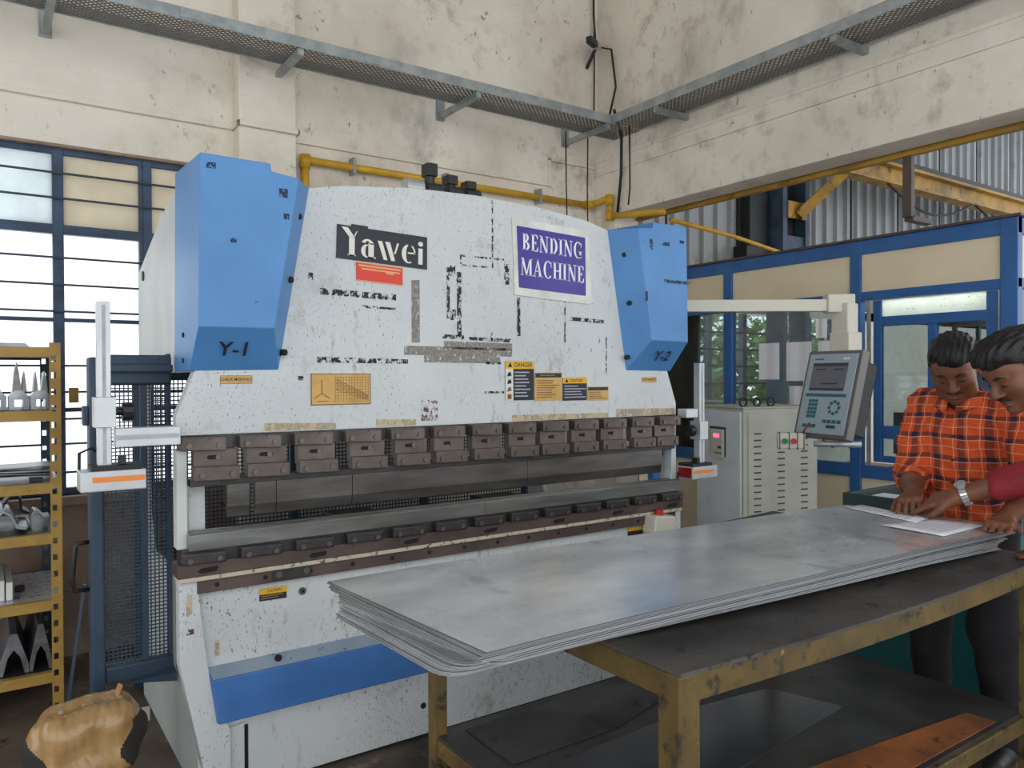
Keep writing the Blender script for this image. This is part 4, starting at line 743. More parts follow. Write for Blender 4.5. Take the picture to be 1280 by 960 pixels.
def paper(pts, lab, ln=True):
    b = B(); n = 6; V = []
    P = [Vector((p[0], p[1], 0)) for p in pts]
    for a in range(n+1):
        for c_ in range(n+1):
            u, v = a/n, c_/n; q = P[0]*(1-u)*(1-v)+P[1]*u*(1-v)+P[2]*u*v+P[3]*(1-u)*v; V.append((q.x, q.y, ZS+.0028+.006*math.exp(-((q.x-1.85)/.35)**2)+.0012*math.sin(3*u+2*v)))
    b.add(V, [(a*(n+1)+c_, (a+1)*(n+1)+c_, (a+1)*(n+1)+c_+1, a*(n+1)+c_+1) for a in range(n) for c_ in range(n)]); cx = sum(p[0] for p in pts)/4; cy = sum(p[1] for p in pts)/4
    root = thing('paper_sheet', lab, 'paper', (cx, cy, ZS)); o = b.o('page', 'paper', root, smooth=True); sm = o.modifiers.new('thick', 'SOLIDIFY'); sm.thickness = .0008; sm.offset = -1
    pr = B()
    for k in range(7):
        u0, v0 = .12, .16+k*.1; u1 = .5+.35*rs.random(); q = lambda u, v: P[0]*(1-u)*(1-v)+P[1]*u*(1-v)+P[2]*u*v+P[3]*(1-u)*v
        pr.add([(*q(a, c_)[:2], ZS+.0046+.006*math.exp(-((q(a, c_).x-1.85)/.35)**2)) for a, c_ in ((u0, v0), (u1, v0), (u1, v0+.012), (u0, v0+.012))], [(0, 1, 2, 3)])
    pr.o('printed_lines', 'print_grey', root)['kind'] = 'stuff'
paper([(1.92, -1.371), (2.204, -1.398), (2.222, -1.572), (1.91, -1.582)][::-1], 'loose printed paper lying flat near the edge of the top sheet')
paper([(2.16, -1.09), (2.28, -1.09), (2.20, -1.395), (2.07, -1.41)][::-1], 'printed paper under the hand of the man in the checked shirt')
# ------------------------------------------------------------------ teal bench behind the men
G_ = thing('teal_bench', 'teal metal bench with open dark tray top standing behind the men', 'bench', (3.2, -1.0, 0))
bx('body', 'teal_paint', G_, 2.92, 3.5, -1.38, -.64, .04, .84, .004); bx('plinth', 'dark_steel', G_, 2.95, 3.48, -1.36, -.66, 0, .04)
for a in ((2.9, 2.925, -1.4, -.62), (3.5, 3.525, -1.4, -.62), (2.925, 3.5, -1.4, -1.375), (2.925, 3.5, -.645, -.62)): bx('tray_rim', 'dark_green', G_, *a, .82, .90, .003)
bx('tray_floor', 'dark_green', G_, 2.925, 3.5, -1.375, -.645, .842, .85)
for a, lab in (((2.97, -.95), 'white paper pile in the tray of the teal bench'), ((3.2, -1.25), 'white papers behind the pile in the teal bench tray')):
    flat('paper_pile', 'paper', [(a[0], a[1]), (a[0]+.2, a[1]+.02), (a[0]+.19, a[1]+.27), (a[0]-.01, a[1]+.26)], .851, .03, lab, 'paper')
# ------------------------------------------------------------------ slotted angle rack
K = thing('tool_rack', 'yellow slotted angle rack with tools in front of the window', 'rack', (-.7, 1.42, 0)); RX = -.247
def angle(x0, y, sgn, front, mat):
    """L-shaped post: a slotted face and a plain flange"""
    b = B(); x1 = x0+.043; b.box(x0, x0+.007, y, y+.003, 0, 1.625).box(x1-.018, x1, y, y+.003, 0, 1.625); z = .03
    prev = 0
    while z < 1.6:
        b.box(x0+.007, x1-.018, y, y+.003, prev, z); prev = z+.026; z += .072
    b.box(x0+.007, x1-.018, y, y+.003, prev, 1.625)
    fx = x1-.003 if sgn > 0 else x0; b.box(fx, fx+.003, y+.003, y+.04, 0, 1.625)
    return b.o('slotted_post', mat, K)
angle(-.297, 1.10, 1, True, 'yellow_rack'); angle(-.297, 1.74, 1, False, 'gate_blue'); angle(-1.20, 1.10, -1, True, 'yellow_rack'); angle(-1.20, 1.74, -1, False, 'gate_blue')
SZ = [1.605, 1.33, 1.015, .795, .505, .19]
for i, z in enumerate(SZ):
    bx('shelf_beam', 'yellow_rack', K, -1.16, -.29, 1.102, 1.14, z-.045, z, .002); bx('shelf_beam', 'gate_blue', K, -1.16, -.29, 1.72, 1.739, z-.045, z)
    bx('shelf_board', 'shelf_bright' if i == 4 else ('shelf_plate' if i != 2 else 'light_steel'), K, -1.155, -.25, 1.141, 1.719, z-.012, z)
    bx('side_beam', 'yellow_rack' if i == 0 else 'gate_blue', K, -.254, -.25, 1.141, 1.719, z-.05, z-.0125)
def tool(x, z, w_, h_, spikes, lab):
    t = thing('punch_tool', lab, 'press tool', (x, 1.3, z)); b = B()
    b.xz([(x-w_/2, z), (x-w_*.22, z), (x-w_*.22, z+.045), (x+w_*.22, z+.045), (x+w_*.22, z), (x+w_/2, z), (x+w_/2, z+.06), (x+w_*.2, z+.085), (x-w_*.2, z+.085), (x-w_/2, z+.06)], 1.22, 1.4).o('tool_base', 'light_steel', t)
    for dx, sw, sh in spikes: B().xz([(x+dx-sw/2, z+.08), (x+dx+sw/2, z+.08), (x+dx+sw*.22, z+.085+sh*.6), (x+dx, z+.085+sh), (x+dx-sw*.32, z+.085+sh*.6)], 1.23, 1.38).o('punch_blade', 'die_steel', t)
tool(-.485, 1.331, .07, .2, ((.0, .03, .12),), 'pointed punch tool standing on the rack shelf near its outer end')
tool(-.405, 1.331, .075, .2, ((-.005, .034, .125), (.022, .02, .085)), 'double pointed punch tool in the middle of the rack shelf')
tool(-.322, 1.331, .08, .2, ((-.018, .018, .085), (.016, .022, .085)), 'forked punch tool standing beside the rack post')
for i, (x0, x1, z0, m, lab) in enumerate(((-.62, -.36, 1.606, 'light_steel', 'flat steel strip lying on top of the rack'), (-.8, -.46, 1.606, 'dark_steel', 'dark steel block lying on top of the rack'))):
    at(B().xz([(x0, z0), (x1, z0), (x1-.02, z0+.018+.02*i), (x0, z0+.02+.02*i)], 1.2+.25*i, 1.4+.25*i).o('steel_offcut', m, bevel=.002), ((x0+x1)/2, 1.3, z0), lab, 'offcut')
# curved plates on the third shelf
for i in range(4):
    b = B(); n = 8; V = []
    for k in range(n+1):
        u = k/n; x = -.70+.42*u; z = 1.021+i*.014+.012*math.sin(u*3+i)*.6+.012; V += [(x, 1.18+.03*i, z), (x, 1.5, z), (x, 1.5, z+.004), (x, 1.18+.03*i, z+.004)]
    b.add(V, [(0, 1, 2, 3), (4*n, 4*n+3, 4*n+2, 4*n+1)]+[(4*k+q, 4*k+4+q, 4*k+4+(q+1) % 4, 4*k+(q+1) % 4) for k in range(n) for q in range(4)])
    at(b.o('curved_plate', ['light_steel', 'die_steel'][i % 2]), (-.5, 1.35, 1.02+.014*i), 'curved steel plate piled on the third rack shelf', 'plate', 'curved plates on the rack')
at(bx('steel_block', 'dark_steel', None, -.37, -.32, 1.16, 1.24, 1.016, 1.034, .002), (-.345, 1.2, 1.016), 'small dark steel block in front of the curved plates', 'block')
# bent offcuts on the fourth shelf
def bent(cx, cz, w_, h_, rot, m, lab, y0=1.17, y1=1.45, th=.012):
    P = [(-.5, 0), (-.28, .1), (-.16, .62), (.0, .8), (.16, .62), (.28, .1), (.5, 0)]; out = [(x*w_, z*h_) for x, z in P]; inn = [(x*w_*.86, z*h_-th) for x, z in P[::-1]]
    c_, s_ = math.cos(rot), math.sin(rot); pts = [(cx+x*c_-z*s_, cz+x*s_+z*c_) for x, z in out+inn]
    return at(B().xz(pts, y0, y1).o('bent_profile', m, bevel=.001), (cx, (y0+y1)/2, cz), lab, 'profile')
bent(-.46, .815, .17, .11, .1, 'light_steel', 'large bent steel profile on the fourth rack shelf'); bent(-.43, .865, .15, .09, -.3, 'dark_steel', 'dark bent profile leaning behind the large one', 1.46, 1.6); bent(-.335, .825, .1, .06, .3, 'light_steel', 'small bent steel profile beside the rack post', 1.3, 1.44); bent(-.60, .83, .12, .08, .3, 'die_steel', 'bent steel profile on top of the pile on the fourth shelf', 1.2, 1.42)
# blocks on the fifth shelf
for k in range(3): at(bx('white_bar', 'white_plastic', None, -.52+k*.03, -.495+k*.03, 1.2, 1.6, .506, .585+.01*(k % 2), .003), (-.51+k*.03, 1.4, .506), 'white bar standing on the bright rack shelf', 'bar', 'white bars on the rack')
at(B().cyl((-.405, 1.35, .506), (-.405, 1.35, .53), .022, 6).o('steel_nut', 'dark_steel'), (-.405, 1.35, .506), 'dark hexagon nut on the bright rack shelf', 'nut'); at(bx('steel_chip', 'dark_steel', None, -.43, -.41, 1.2, 1.22, .506, .515), (-.42, 1.21, .506), 'tiny dark steel chip on the bright rack shelf', 'chip')
# long V dies on the lowest shelf
for i, (x, w_, lab) in enumerate(((-.435, .11, 'shiny long V shaped die on the lowest rack shelf'), (-.335, .085, 'dark long V shaped die on the lowest shelf beside the rack post'))):
    b = B(); P = [(-.5, 0), (-.36, .0), (-.2, .06), (0, .085), (.2, .06), (.36, 0), (.5, 0), (.5, .03), (.12, .14+.02*i), (-.12, .14+.02*i), (-.5, .03)]
    at(b.xz([(x+a*w_, .192+c_*1.25) for a, c_ in P], 1.16, 1.7).o('v_die', ['light_steel', 'die_steel'][i], bevel=.001), (x, 1.4, .192), lab, 'die')
at(bx('fuse_box', 'yellow_rack', None, -.16, -.115, 1.87, 1.899, 1.34, 1.42, .004), (-.14, 1.88, 1.34), 'small ochre box fixed to the window mullion', 'box')
# ------------------------------------------------------------------ soft shapes: distance fields polygonised with surface nets
class Soft:
    """list of round cones / ellipsoids blended smoothly; turned into one continuous mesh"""
    def __init__(s): s.p = []
    def cone(s, a, b, r1, r2, k=.02): s.p.append(('c', np.array(a, float), np.array(b, float), r1, r2, k)); return s
    def chain(s, pts, rs, k=.02):
        for i in range(len(pts)-1): s.cone(pts[i], pts[i+1], rs[i], rs[i+1], k)
        return s
    def ell(s, c, r, k=.02, R=None, sub=False): s.p.append(('e', np.array(c, float), np.array(r, float), np.eye(3) if R is None else R, sub, k)); return s
    def field(s, X, Y, Z):
        shp = (len(X), len(Y), len(Z)); D = np.full(shp, .2, np.float32)
        for q in s.p:
            m = q[5]+.03
            if q[0] == 'c': lo = np.minimum(q[1], q[2])-max(q[3], q[4])-m; hi = np.maximum(q[1], q[2])+max(q[3], q[4])+m
            else: lo = q[1]-q[2].max()-m; hi = q[1]+q[2].max()+m
            sl = []
            for ax, l, h in zip((X, Y, Z), lo, hi):
                i0 = np.searchsorted(ax, l); i1 = np.searchsorted(ax, h); sl.append(slice(i0, i1))
            if any(t.stop <= t.start for t in sl): continue
            sl = tuple(sl); G = np.stack(np.meshgrid(X[sl[0]], Y[sl[1]], Z[sl[2]], indexing='ij'), -1)
            if q[0] == 'c':
                a, b, r1, r2 = q[1:5]; ba = b-a; t = np.clip(((G-a)@ba)/max(ba@ba, 1e-9), 0, 1); d = np.linalg.norm(G-a-t[..., None]*ba, axis=-1)-(r1+(r2-r1)*t)
            else:
                g = (G-q[1])@q[3]; k0 = np.linalg.norm(g/q[2], axis=-1); k1 = np.linalg.norm(g/q[2]**2, axis=-1); d = k0*(k0-1)/np.maximum(k1, 1e-9)
            k = q[5]; A = D[sl]
            if q[0] == 'e' and q[4]:
                h = np.clip(.5-.5*(A+d)/k, 0, 1); D[sl] = A*(1-h)+(-d)*h+k*h*(1-h)
            else:
                h = np.clip(.5+.5*(A-d)/k, 0, 1); D[sl] = A*(1-h)+d*h-k*h*(1-h)
        return D
    def mesh(s, lo, hi, vox, clip=None, disp=None):
        X, Y, Z = (np.arange(l, h+vox, vox) for l, h in zip(lo, hi)); D = s.field(X, Y, Z)
        if disp or clip:
            G = np.stack(np.meshgrid(X, Y, Z, indexing='ij'), -1)
            if disp: D = D+disp(G)
            if clip: D = np.maximum(D, clip(G))
        # closed at the border
        D[0] = D[-1] = .05; D[:, 0] = D[:, -1] = .05; D[:, :, 0] = D[:, :, -1] = .05
        return nets(D, (X[0], Y[0], Z[0]), vox)
def nets(D, org, vox):
    I = D < 0; nx, ny, nz = D.shape; acc = np.zeros((nx-1, ny-1, nz-1, 3)); cnt = np.zeros((nx-1, ny-1, nz-1))
    C8 = [(i, j, k) for i in (0, 1) for j in (0, 1) for k in (0, 1)]
    def corner(A, c): return A[c[0]:nx-1+c[0], c[1]:ny-1+c[1], c[2]:nz-1+c[2]]
    for a in C8:
        for ax in range(3):
            if a[ax]: continue
            b = list(a); b[ax] = 1; da, db = corner(D, a), corner(D, b); m = (da < 0) != (db < 0); t = np.where(m, da/np.where(m, da-db, 1), 0)
            for x in range(3): acc[..., x] += np.where(m, a[x]+(t if x == ax else 0), 0)
            cnt += m
    act = cnt > 0; idx = np.full(act.shape, -1); idx[act] = np.arange(act.sum()); ii = np.argwhere(act)
    V = (ii+acc[act]/cnt[act][:, None])*vox+np.array(org); F = []
    for ax in range(3):
        s0 = [slice(None)]*3; s1 = [slice(None)]*3; s0[ax] = slice(0, -1); s1[ax] = slice(1, None)
        e = np.argwhere(I[tuple(s0)] != I[tuple(s1)]); u, v = [(1, 2), (2, 0), (0, 1)][ax]
        e = e[(e[:, u] > 0) & (e[:, v] > 0) & (e[:, u] < D.shape[u]-1) & (e[:, v] < D.shape[v]-1)]
        if not len(e): continue
        def at_(du, dv): q = e.copy(); q[:, u] -= du; q[:, v] -= dv; return idx[q[:, 0], q[:, 1], q[:, 2]]
        quad = np.stack([at_(1, 1), at_(0, 1), at_(0, 0), at_(1, 0)], 1); ins = I[e[:, 0], e[:, 1], e[:, 2]]; quad[~ins] = quad[~ins][:, ::-1]; F.append(quad)
    F = np.concatenate(F); F = F[(F >= 0).all(1)]
    return V, F
def softobj(name, mat, parent, meshes, zones=None, smooth_it=0):
    V = np.concatenate([m[0] for m in meshes]); off = 0; Fs = []
    for m in meshes: Fs.append(m[1]+off); off += len(m[0])
    Fs = np.concatenate(Fs); L = top(parent).location if parent else Vector(); me = bpy.data.meshes.new(name); me.from_pydata((V-np.array(L)).tolist(), [], Fs.tolist())
    for m in (mat if isinstance(mat, (list, tuple)) else [mat]): me.materials.append(MAT[m])
    if zones:
        cen = V[Fs].mean(1); me.polygons.foreach_set('material_index', zones(cen).astype(int))
    me.polygons.foreach_set('use_smooth', [True]*len(me.polygons)); ob = bpy.data.objects.new(name, me); COL.objects.link(ob); ob.parent = parent
    if smooth_it: md = ob.modifiers.new('smooth', 'SMOOTH'); md.iterations = smooth_it; md.factor = .5
    return ob
def nrm(v): v = np.array(v, float); return v/np.linalg.norm(v)
def hand(S_, wrist, dirn, pn, side, curl, spread=.12, thumb=(.75, .15), sc=1.0):
    """five separate fingers on a palm. dirn: wrist to knuckles, pn: back-of-hand normal, side: +1 thumb on the +cross side"""
    w_ = np.array(wrist, float); d = nrm(dirn); n = nrm(np.array(pn)-d*np.dot(pn, d)); lat = np.cross(n, d)*side
    L = .088*sc
    for i, o in enumerate((.030, .010, -.011, -.030)):
        S_.cone(w_+lat*o*.55*sc, w_+d*(L-abs(o-.005)*.25)+lat*o*sc+n*.004, .0155*sc, .0118*sc, .016)
    tips = []
    lens = [(.040, .024, .020), (.045, .028, .021), (.041, .026, .020), (.031, .019, .018)]
    for i, (o, ln) in enumerate(zip((.030, .010, -.011, -.030), lens)):
        p = w_+d*(L-abs(o-.005)*.25)+lat*o*sc+n*.003; ang = 0; sp = spread*(1-i*.66); fd = nrm(d+lat*sp*.5); r0 = .0098-.0008*(i == 3)
        for k, l_ in enumerate(ln):
            ang += curl[i][k]; q = p+(fd*math.cos(ang)-n*math.sin(ang))*l_*sc; S_.cone(p, q, (r0-.0009*k)*sc, (r0-.0009*(k+1))*sc, .005); p = q
        tips.append(p)
    b = w_+d*.022*sc+lat*.022*sc; td = nrm(d*thumb[0]+lat*(1-thumb[0]*.4)-n*thumb[1]); m_ = b+td*.040*sc; e = m_+nrm(d*.9+lat*.25-n*(thumb[1]+.1))*.032*sc; t_ = e+nrm(d*1.0-n*.25)*.026*sc
    S_.cone(b, m_, .0165*sc, .0125*sc, .014); S_.cone(m_, e, .012*sc, .0105*sc, .005); S_.cone(e, t_, .0103*sc, .0085*sc, .005)
    return tips
def headframe(c, face, upv):
    y = nrm(face); z = nrm(np.array(upv)-y*np.dot(upv, y)); x = np.cross(y, z); return np.array(c, float), np.stack([x, y, z], 1)
def head_soft(S_, c, R, neck_to):
    w = lambda p: c+R@np.array(p)
    e = lambda p, r, k=.02, sub=False: S_.ell(w(p), r, k, R, sub)
    e((0, -.015, .030), (.075, .096, .086), .02); e((0, .024, -.045), (.058, .066, .072), .05); e((0, .073, -.097), (.024, .020, .018), .03); e((0, .05, .04), (.062, .05, .05), .03)
    for s_ in (-1, 1):
        e((s_*.045, .055, -.022), (.024, .026, .024), .03); e((s_*.032, .099, .006), (.017, .014, .013), .012, True); e((s_*.032, .079, .004), (.0145, .0125, .0115), .006)
        e((s_*.031, .083, .0235), (.02, .012, .0075), .012); e((s_*.077, -.012, -.008), (.009, .02, .031), .012); e((s_*.0125, .098, -.033), (.0085, .0105, .0075), .008); e((s_*.048, .035, -.075), (.02, .03, .03), .03)
    S_.cone(w((0, .086, .018)), w((0, .112, -.027)), .0085, .0125, .012); e((0, .113, -.029), (.0115, .011, .0095), .008)
    e((0, .091, -.060), (.023, .0105, .0058), .006); e((0, .089, -.0725), (.019, .0105, .0068), .006); e((0, .1, -.066), (.019, .006, .0022), .004, True)
    S_.chain([w((0, -.03, -.055)), np.array(neck_to)], [.054, .06], .03)
def hair_soft(c, R, vox, bulk=1.0, part=0, lo=.005, seed=1):
    w = lambda p: c+R@np.array(p); H_ = Soft(); H_.ell(w((0, -.022, .045)), np.array((.087, .106, .090))*bulk, .02, R); H_.ell(w((part*.02, .03, .098)), np.array((.07, .07, .042))*bulk, .03, R); H_.ell(w((0, -.07, -.0)), np.array((.07, .05, .07))*bulk, .03, R)
    H_.ell(w((part*.035, .075, .078)), np.array((.05, .032, .028))*bulk, .025, R)
    def clip(G):
        l = (G-c)@R; y, z, x = l[..., 1], l[..., 2], np.abs(l[..., 0]); hl = np.where(y > .03, .050+(y-.03)*.25, np.where(y > -.03, -.012+(y+.03)*1.033, -.055+(y+.08)*.86)); hl = hl+.006*np.sin(l[..., 0]*75)+.10*part*l[..., 0]*(y > .0); return (hl-z)*.8
    def disp(G):
        l = (G-c)@R; return .0035*np.sin(l[..., 0]*150+30*l[..., 1]+seed)*np.sin(l[..., 1]*48+l[..., 2]*70+l[..., 0]*40)+.002*np.sin(l[..., 0]*330+l[..., 2]*90)
    return H_.mesh(c-.16, c+.17, vox, clip, disp)
def facial(c, R, parent, mus=.026):
    w = lambda p: c+R@np.array(p)
    for s_ in (-1, 1): softobj('eyebrow', 'hair', parent, [Soft().chain([w((s_*.013, .0965, .0245)), w((s_*.031, .0975, .0300)), w((s_*.051, .0845, .0265))], [.0042, .0048, .003], .004).mesh(c-.13, c+.13, .0026)])
    softobj('moustache', 'hair', parent, [Soft().chain([w((-mus, .0885, -.055)), w((-.012, .1015, -.0475)), w((0, .104, -.0465)), w((.012, .1015, -.0475)), w((mus, .0885, -.055))], [.0028, .0046, .004, .0046, .0028], .004).mesh(c-.13, c+.13, .0026)])
    for s_ in (-1, 1): softobj('eyelashes', 'hair', parent, [Soft().chain([w((s_*.019, .0905, -.002)), w((s_*.032, .0935, -.0045)), w((s_*.045, .086, -.002))], [.0016, .0022, .0016], .003).mesh(c-.13, c+.13, .0024)])
def onsheet(G): return ZS+.0085-G[..., 2]      # palms and fingers rest on the paper, never sink into it
# ------------------------------------------------------------------ man in the checked shirt, behind the end of the stack
M1 = thing('person', 'man in an orange checked shirt looking down at papers on the steel sheets', 'person', (2.63, -1.28, 0))
hip = np.array((2.66, -1.30, .90)); chest = np.array((2.64, -1.315, 1.22)); nb = np.array((2.60, -1.32, 1.385))
shR, shL = np.array((2.635, -1.16, 1.335)), np.array((2.60, -1.505, 1.335))
elR, elL = np.array((2.53, -1.15, 1.075)), np.array((2.48, -1.612, 1.07)); wrR, wrL = np.array((2.315, -1.275, 1.022)), np.array((2.215, -1.622, .988))
hc, HR = headframe((2.515, -1.325, 1.492), (-.80, -.28, -.52), (-.45, -.06, .9))
bs = Soft(); head_soft(bs, hc, HR, nb-np.array((0, 0, .02)))
headm = bs.mesh(hc-np.array((.2, .16, .19)), hc+np.array((.2, .16, .16)), .0036)
ar = Soft(); ar.chain([elR, (elR+wrR)/2+np.array((0, 0, .004)), wrR], [.043, .039, .0275], .02)
tipsR = hand(ar, wrR, (-.9, -.32, -.12), (-.15, .1, 1), -1, [(.35, .3, .2), (.5, .4, .3), (.55, .45, .3), (.6, .45, .3)], .2, (.7, .25))
armR = ar.mesh(np.minimum(elR, wrR)-.2, np.maximum(elR, wrR)+.14, .0036, onsheet)
al = Soft(); al.chain([elL, (elL+wrL)/2, wrL], [.043, .038, .0275], .02)
tipsL = hand(al, wrL, (-.9, -.22, -.05), (-.1, -.1, 1), 1, [(.25, .35, .25), (.35, .4, .3), (.45, .4, .3), (.5, .45, .3)], .25, (.7, .25))
armL = al.mesh(np.minimum(elL, wrL)-.24, np.maximum(elL, wrL)+.14, .0036, onsheet)
co_ = Soft(); co_.chain([hip, chest, nb], [.095, .09, .055], .03).chain([chest, shR, elR], [.06, .05, .043], .02).chain([chest, shL, elL], [.06, .05, .043], .02)
feetR, feetL = np.array((2.68, -1.17, .06)), np.array((2.64, -1.46, .06)); knR, knL = np.array((2.64, -1.165, .50)), np.array((2.62, -1.42, .50))
co_.chain([hip+np.array((0, .09, -.02)), knR, feetR], [.085, .055, .042], .04).chain([hip+np.array((0, -.09, -.02)), knL, feetL], [.085, .055, .042], .04)
core = co_.mesh((2.35, -1.8, 0), (2.95, -.85, 1.45), .012)
tipz = tipsR+tipsL
bodyo = softobj('body', ['skin'], M1, [headm, armR, armL, core])
softobj('hair', 'hair', M1, [hair_soft(hc, HR, .0042, 1.02, -.6, seed=2)]); facial(hc, HR, bodyo)
# shirt with rolled sleeves and an open collar
ss = Soft(); fx = np.array
ss.ell((2.65, -1.30, .97), (.13, .165, .17), .06).ell((2.635, -1.31, 1.14), (.13, .17, .17), .06).ell((2.625, -1.32, 1.26), (.12, .18, .125), .05)
ss.chain([nb+fx((.03, .02, -.055)), shR+fx((.005, -.01, .0))], [.072, .072], .04).chain([nb+fx((.02, -.02, -.055)), shL+fx((.005, .01, .0))], [.072, .072], .04)
ecR = elR+(wrR-elR)*.30; ecL = elL+(wrL-elL)*.30
ss.chain([shR, (shR+elR)/2+fx((.005, .01, 0)), elR, ecR], [.074, .068, .060, .054], .03).chain([shL, (shL+elL)/2+fx((.0, -.012, 0)), elL, ecL], [.074, .068, .060, .054], .03)
nk = fx((2.565, -1.325, 1.40))
def shdisp(G):
    x, y, z = G[..., 0], G[..., 1], G[..., 2]; return .0045*np.sin(z*46+y*38+4*np.sin(x*17))*np.cos(y*21+x*26)+.003*np.sin(z*95-y*60+x*30)
def shclip(G): return .052-np.linalg.norm((G-nk)*np.array((1, 1, .62)), axis=-1)
shirt = softobj('shirt', 'plaid', M1, [ss.mesh((2.3, -1.80, .82), (2.9, -.92, 1.45), .008, shclip, shdisp)]); shirt['label'] = 'orange checked shirt with rolled sleeves'
# collar leaves, placket and buttons
for s_ in (1, -1):
    cb_ = B(); a0 = fx((2.525, -1.315-s_*.0, 1.318)); ring = []
    for k in range(9):
        t_ = k/8; ang = math.radians(180-(12+150*t_)*s_*1.0); r_ = .074+.004*math.sin(3*t_); zz = 1.372+.048*t_; q = fx((2.585+r_*math.cos(ang)*1.02, -1.32+r_*math.sin(ang), zz)); o_ = fx((math.cos(ang), math.sin(ang), 0)); ring.append((q, q+o_*.020+fx((0, 0, -.040 if k else -.05))))
    V = [tuple(p) for pr in ring for p in pr]; cb_.add(V, [(2*k, 2*k+2, 2*k+3, 2*k+1) for k in range(8)]); o = cb_.o('collar', 'plaid', shirt, smooth=True); md = o.modifiers.new('t', 'SOLIDIFY'); md.thickness = .005; md.offset = 0
for z in (1.235, 1.145, 1.06): 
    B().cyl((2.51, -1.325, z), (2.496, -1.3252, z), .0055, 10).o('button', 'dark_steel', shirt)
# rolled cuffs
for a, b_ in ((elR, wrR), (elL, wrL)):
    d = nrm(b_-a); p0 = a+(b_-a)*.30; B().tube([p0-d*.012, p0-d*.004, p0+d*.022, p0+d*.032, p0+d*.03], [.050, .059, .058, .052, .044], 20, cap=False).o('rolled_cuff', 'plaid', shirt, smooth=True)
tr = Soft(); tr.ell((2.665, -1.27, .88), (.125, .17, .11), .05).chain([hip+fx((0, .09, -.03)), knR, feetR+fx((0, 0, .02))], [.10, .08, .065], .05).chain([hip+fx((0, -.09, -.03)), knL, feetL+fx((0, 0, .02))], [.10, .08, .065], .05)
softobj('trousers', 'trousers', M1, [tr.mesh((2.4, -1.7, .05), (2.95, -.9, 1.0), .010, None, lambda G: .002*np.sin(G[..., 2]*40+G[..., 1]*30))])
for f_ in (feetR, feetL): softobj('shoe', 'shoe', M1, [Soft().cone(f_+fx((.03, 0, -.012)), f_+fx((-.05, 0, -.008)), .045, .045, .02).cone(f_+fx((-.05, 0, -.018)), f_+fx((-.16, -.02, -.022)), .045, .036, .02).mesh(f_-fx((.25, .12, .06)), f_+fx((.12, .12, .1)), .007, lambda G: .004-G[..., 2])])
# ------------------------------------------------------------------ second man, leaning in from the side of the table
M2 = thing('person', 'man in a maroon shirt leaning in with a steel watch on his wrist', 'person', (2.66, -2.02, 0))
hip = np.array((2.78, -2.10, .93)); chest = np.array((2.58, -1.97, 1.21)); nb = np.array((2.365, -1.775, 1.395)); shR, shL = np.array((2.59, -1.775, 1.32)), np.array((2.36, -2.05, 1.30))
hc2, HR2 = headframe((2.245, -1.655, 1.480), (-.72, .42, -.50), (-.42, .22, .88))
wr = np.array((2.225, -1.475, 1.052)); el = np.array((2.335, -1.775, 1.175))
bs = Soft(); head_soft(bs, hc2, HR2, nb)
headm = bs.mesh(hc2-np.array((.18, .2, .2)), hc2+np.array((.26, .18, .17)), .0036)
ar = Soft(); ar.chain([el, (el+wr)/2, wr], [.040, .038, .030], .02)
hand(ar, wr, (-.12, 1.0, -.36), (-.45, -.05, .9), 1, [(.12, .12, .1), (.75, .8, .5), (.85, .9, .5), (.9, .9, .5)], .05, (.85, .2), 1.03)
armm = ar.mesh(np.minimum(el, wr)-.14, np.maximum(el, wr)+np.array((.12, .26, .1)), .0036, onsheet)
wrl2 = np.array((2.27, -1.80, .925)); ell_ = np.array((2.33, -2.04, 1.02)); al = Soft(); al.chain([ell_, wrl2], [.045, .03], .02)
co_ = Soft(); co_.chain([hip, chest, nb], [.13, .13, .06], .06).chain([chest, shR, el], [.08, .055, .045], .03).chain([chest, shL, ell_], [.08, .055, .045], .03)
fR, fL = np.array((2.80, -1.98, .06)), np.array((2.86, -2.28, .06)); kR, kL = np.array((2.75, -1.99, .50)), np.array((2.80, -2.25, .50))
co_.chain([hip+fx((.03, .08, -.02)), kR, fR], [.085, .055, .042], .04).chain([hip+fx((-.0, -.09, -.02)), kL, fL], [.085, .055, .042], .04)
hand(al, wrl2, (-.25, .95, -.25), (0, .1, 1), -1, [(.1, .15, .1)]*4, .15)
bodyo = softobj('body', ['skin'], M2, [headm, armm, al.mesh(np.minimum(ell_, wrl2)-.18, np.maximum(ell_, wrl2)+.2, .004, lambda G: TZ+.0015-G[..., 2]), co_.mesh((2.2, -2.5, 0), (3.1, -1.65, 1.45), .012)])
softobj('hair', 'hair', M2, [hair_soft(hc2, HR2, .0042, 1.06, .3, seed=5)]); facial(hc2, HR2, bodyo, .03)
ss = Soft(); ss.chain([hip, (hip+chest)/2, chest], [.165, .165, .165], .06).chain([nb+fx((.045, -.035, -.05)), shR], [.082, .08], .04).chain([nb+fx((.035, -.045, -.05)), shL], [.082, .08], .04)
mid = el+(wr-el)*.60
ss.chain([shR, el+fx((.01, -.01, 0)), mid], [.080, .062, .053], .03).chain([shL, ell_, ell_+(wrl2-ell_)*.3], [.08, .062, .056], .03)
softobj('shirt', 'maroon', M2, [ss.mesh((2.1, -2.5, .78), (3.05, -1.5, 1.5), .009, None, lambda G: .004*np.sin(G[..., 2]*50+G[..., 1]*35+G[..., 0]*20))])
tr = Soft(); tr.ell(hip-fx((0, 0, .03)), (.15, .17, .11), .05).chain([hip+fx((.03, .08, -.03)), kR, fR+fx((0, 0, .02))], [.10, .08, .065], .05).chain([hip+fx((0, -.09, -.03)), kL, fL+fx((0, 0, .02))], [.10, .08, .065], .05)
softobj('trousers', 'trousers', M2, [tr.mesh((2.5, -2.5, .05), (3.1, -1.8, 1.06), .012)])
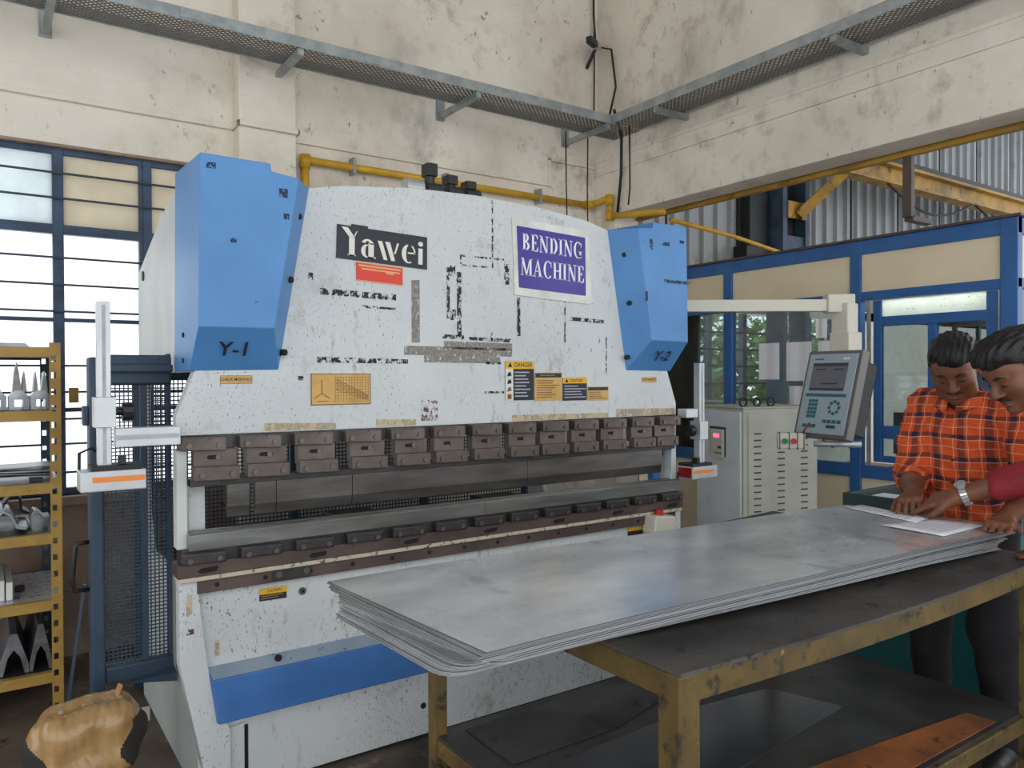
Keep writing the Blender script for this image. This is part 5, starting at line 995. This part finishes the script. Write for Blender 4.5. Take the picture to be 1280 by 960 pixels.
for f_ in (fR, fL): softobj('shoe', 'shoe', M2, [Soft().cone(f_+fx((.03, 0, -.012)), f_+fx((-.05, 0, -.008)), .045, .045, .02).cone(f_+fx((-.05, 0, -.018)), f_+fx((-.16, .04, -.022)), .045, .036, .02).mesh(f_-fx((.25, .12, .06)), f_+fx((.12, .14, .1)), .008, lambda G: .004-G[..., 2])])
wt = bpy.data.objects.new('wristwatch', None); d = nrm(wr-el); pc = wr-d*.022
n_ = nrm(np.array((-.45, -.05, .9))-d*np.dot((-.45, -.05, .9), d)); l_ = np.cross(n_, d)
links = B()
wb_ = None
for k in range(22):
    a = 2*math.pi*k/22; o_ = n_*math.sin(a)+l_*math.cos(a); p_ = pc+o_*.0365; t_ = n_*math.cos(a)-l_*math.sin(a)
    links.bar(p_-d*.0105, p_+d*.0105, .0088, .0035, tuple(o_))
wob = links.o('wristwatch', 'watch_steel', M2, label='steel bracelet watch'); wob['kind'] = 'stuff'
B().cyl(pc+n_*.036-0*d, pc+n_*.046, .018, 20).o('watch_case', 'watch_steel', wob); B().cyl(pc+n_*.046, pc+n_*.0468, .0145, 20).o('watch_dial', 'far_board', wob)
bpy.data.objects.remove(wt)
# ------------------------------------------------------------------ taped bundle on the floor
BU = thing('taped_bundle', 'motor wrapped in glossy tan tape on dark feet beside the mesh gate', 'bundle', (-.28, .05, 0))
bu = Soft()
for yy in (-.005, .105):
    for zz, dx in ((.235, 0), (.355, .015)): bu.cone((-.355+dx, yy, zz), (-.185-dx*.3, yy, zz+.012), .058, .056, .03)
bu.cone((-.345, .05, .30), (-.19, .05, .31), .10, .10, .03)
def budisp(G):
    x, y, z = G[..., 0], G[..., 1], G[..., 2]; return .0016*np.sin(x*210+5*np.sin(z*22))*np.cos(z*16+y*12)+.003*np.sin(x*48+2*np.sin(z*25))
bz = bu.mesh((-.5, -.12, .10), (-.04, .22, .46), .006, None, budisp)
def zone(c):
    h = c[:, 2]+.03*np.sin(c[:, 0]*40)-.25*np.abs(c[:, 0]+.27)*0
    return ((c[:, 2] < .20+.02*np.sin(c[:, 0]*50)) | ((c[:, 0] > -.165+.02*np.sin(c[:, 2]*40)) & (c[:, 2] < .37)) | (c[:, 2] < .345-(c[:, 0]+.43)*1.7+.012*np.sin(c[:, 2]*70)) & (c[:, 0] < -.34)).astype(int)
softobj('wrapping', ['tape_tan', 'dark_rubber'], BU, [bz], zone)
B().bar((-.185, .07, .40), (-.165, .075, .447), .03, .004).o('tape_tail', 'tape_tan', BU)
for x in (-.36, -.20): bx('motor_foot', 'dark_rubber', BU, x, x+.06, -.03, .13, 0, .17, .008)
bx('base_plate', 'grey_block', BU, -.40, -.12, -.06, .16, 0, .03, .004)
